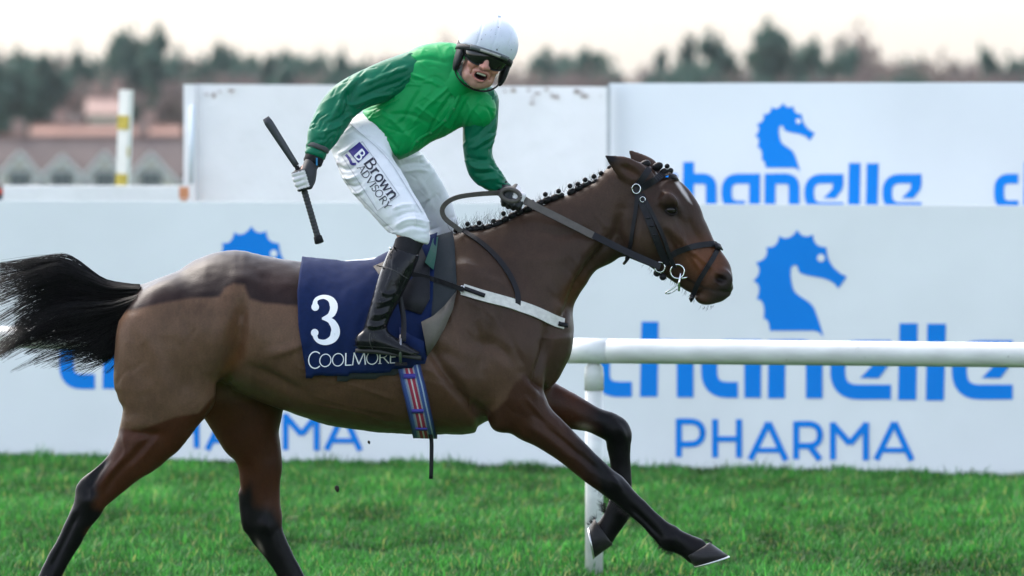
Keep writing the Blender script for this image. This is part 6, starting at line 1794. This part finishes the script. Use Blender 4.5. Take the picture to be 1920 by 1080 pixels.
LT = [('evergreen', 1408, 36, 82, 720, 'tall dome-shaped dark evergreen tree rising highest on the right skyline'),
      ('bare', 1645, 42, 62, 760, 'tall pale leafless tree with rounded open crown right of the dome-shaped evergreen'),
      ('evergreen', 1545, 74, 55, 740, 'flat-topped green tree between the dome-shaped evergreen and the pale leafless tree'),
      ('pine', 1285, 64, 26, 800, 'thin wispy conifer standing taller, left of the dome-shaped evergreen'),
      ('pine', 1240, 88, 24, 820, 'thin wispy conifer at the right side of the open sky gap'),
      ('evergreen', 1330, 104, 52, 760, 'low dark evergreen at the foot of the two wispy conifers'),
      ('evergreen', 1895, 86, 55, 700, 'dark evergreen cut by the right picture edge'),
      ('evergreen', 1068, 96, 62, 720, 'rounded dark evergreen at the left side of the open sky gap'),
      ('evergreen', 264, 48, 48, 720, 'tallest dark evergreen on the left skyline, with a knobbed top'),
      ('evergreen', 330, 88, 70, 700, 'broad dark evergreen right of the tallest one at left'),
      ('evergreen', 426, 82, 36, 740, 'squat square-topped evergreen above the white wall corner'),
      ('pine', 497, 100, 20, 760, 'slim dark conifer left of the jockey whip hand'),
      ('evergreen', 640, 92, 50, 740, 'dark evergreen behind the jockey right sleeve'),
      ('bare', 815, 58, 34, 800, 'brown leafless tree top just left of the jockey helmet'),
      ('evergreen', 30, 92, 70, 700, 'broad dark evergreen at the left picture edge'),
      ('evergreen', 186, 78, 40, 740, 'rounded evergreen left of the tallest one on the left skyline'),
      ('bare', 1720, 96, 66, 720, 'dark brown leafless tree right of the pale tall one'),
      ('bare', 1240, 122, 50, 700, 'low grey-brown leafless tree beside the open sky gap'),
      ('evergreen', 1255, 118, 40, 740, 'low bushy evergreen at the right foot of the sky gap')]
for a in LT: tree(*a[:5], a[5])
g = np.random.default_rng(21)
ORD = ['first', 'second', 'third', 'fourth', 'fifth', 'sixth', 'seventh', 'eighth', 'ninth', 'tenth', 'eleventh', 'twelfth']
def landmark(x):
    for lim, nm in ((0, 'beyond the left picture edge'), (340, 'over the distant houses'), (560, 'over the white wall corner'), (760, 'behind the right sleeve'), (960, 'behind the helmet'),
                    (1140, 'left of the sky gap'), (1360, 'over the hoarding edge'), (1560, 'over the upper seahorse'), (1760, 'over the upper lettering'), (1920, 'near the right picture edge')):
        if x < lim: return nm
    return 'beyond the right picture edge'
rows = []
for row, (step, y0, D0) in enumerate(((62, 104, 830), (66, 126, 715))):
    for px in np.arange(-130, 2060, step):
        x = px + g.uniform(-16, 16)
        if 1112 < x < 1238: continue
        kind = 'bare' if g.random() < .68 else 'evergreen'
        rows.append((x, y0 + g.uniform(-10, 14) + (10 if x > 1200 else 0), kind, g.uniform(52, 74), D0 + g.uniform(-18, 18), 'far' if row == 0 else 'near'))
for px in np.arange(-110, 345, 48):
    rows.append((px + g.uniform(-12, 12), 150 + g.uniform(-15, 30), 'bare' if g.random() < .6 else 'evergreen', g.uniform(40, 56), 708 + g.uniform(-6, 6), 'low'))
for px in np.arange(350, 2040, 44):
    x = px + g.uniform(-10, 10)
    if 1128 < x < 1228: continue
    rows.append((x, 138 + g.uniform(-8, 10), 'bare' if g.random() < .6 else 'evergreen', g.uniform(48, 62), 690 + g.uniform(-6, 6), 'low'))
seen = {}
for x, top, kind, hw, D, row in sorted(rows):
    key = (kind, landmark(x), row); n = seen.get(key, 0); seen[key] = n + 1
    rn = {'far': 'farther row', 'near': 'nearer row', 'low': 'low row'}[row]
    tree(kind, x, top, hw, D, f"{ORD[n]} {'leafless brown tree' if kind == 'bare' else 'dark evergreen tree'} from left in {rn}, {landmark(x)}", 'blurred woodland behind the racecourse')
# ---- clods thrown up by the hooves
M_clod = mat('turf_soil_clod', (.022, .016, .010), .9, noise=.3, nscale=120)
for (px, py, yy, r, lab) in ((632, 916, -.1, .010, 'small dark turf clod flying below the horse belly'), (692, 829, .3, .006, 'tiny dark clod in the air by the last letter behind the girth')):
    c = P(px, py, yy); V, F = ball_geo((0, 0, 0), r, 9, 7); V = np.array(V); V = V * (1 + .45 * vnoise(V * 160 + 3, 77))[:, None] * np.array([.8, 1, 1.25])
    o = mesh_np('turf_clod', V + c, F, M_clod); tag(o, lab, 'clod', 'flying turf clods')
# ---- winter haze
hz = MB().box((0, 2050, 20), (2600, 2600, 36))
M_haze = bpy.data.materials.new('haze'); M_haze.use_nodes = True
t_ = M_haze.node_tree; t_.nodes.clear()
out_ = t_.nodes.new('ShaderNodeOutputMaterial'); pv = t_.nodes.new('ShaderNodeVolumePrincipled')
pv.inputs['Color'].default_value = (.86, .90, .95, 1); pv.inputs['Density'].default_value = 0.00005; pv.inputs['Anisotropy'].default_value = 0.1
t_.links.new(pv.outputs[0], out_.inputs['Volume'])
tag(hz.build('haze', M_haze, smooth=False), 'thin pale winter haze hanging over the racecourse', 'haze', kind='stuff')
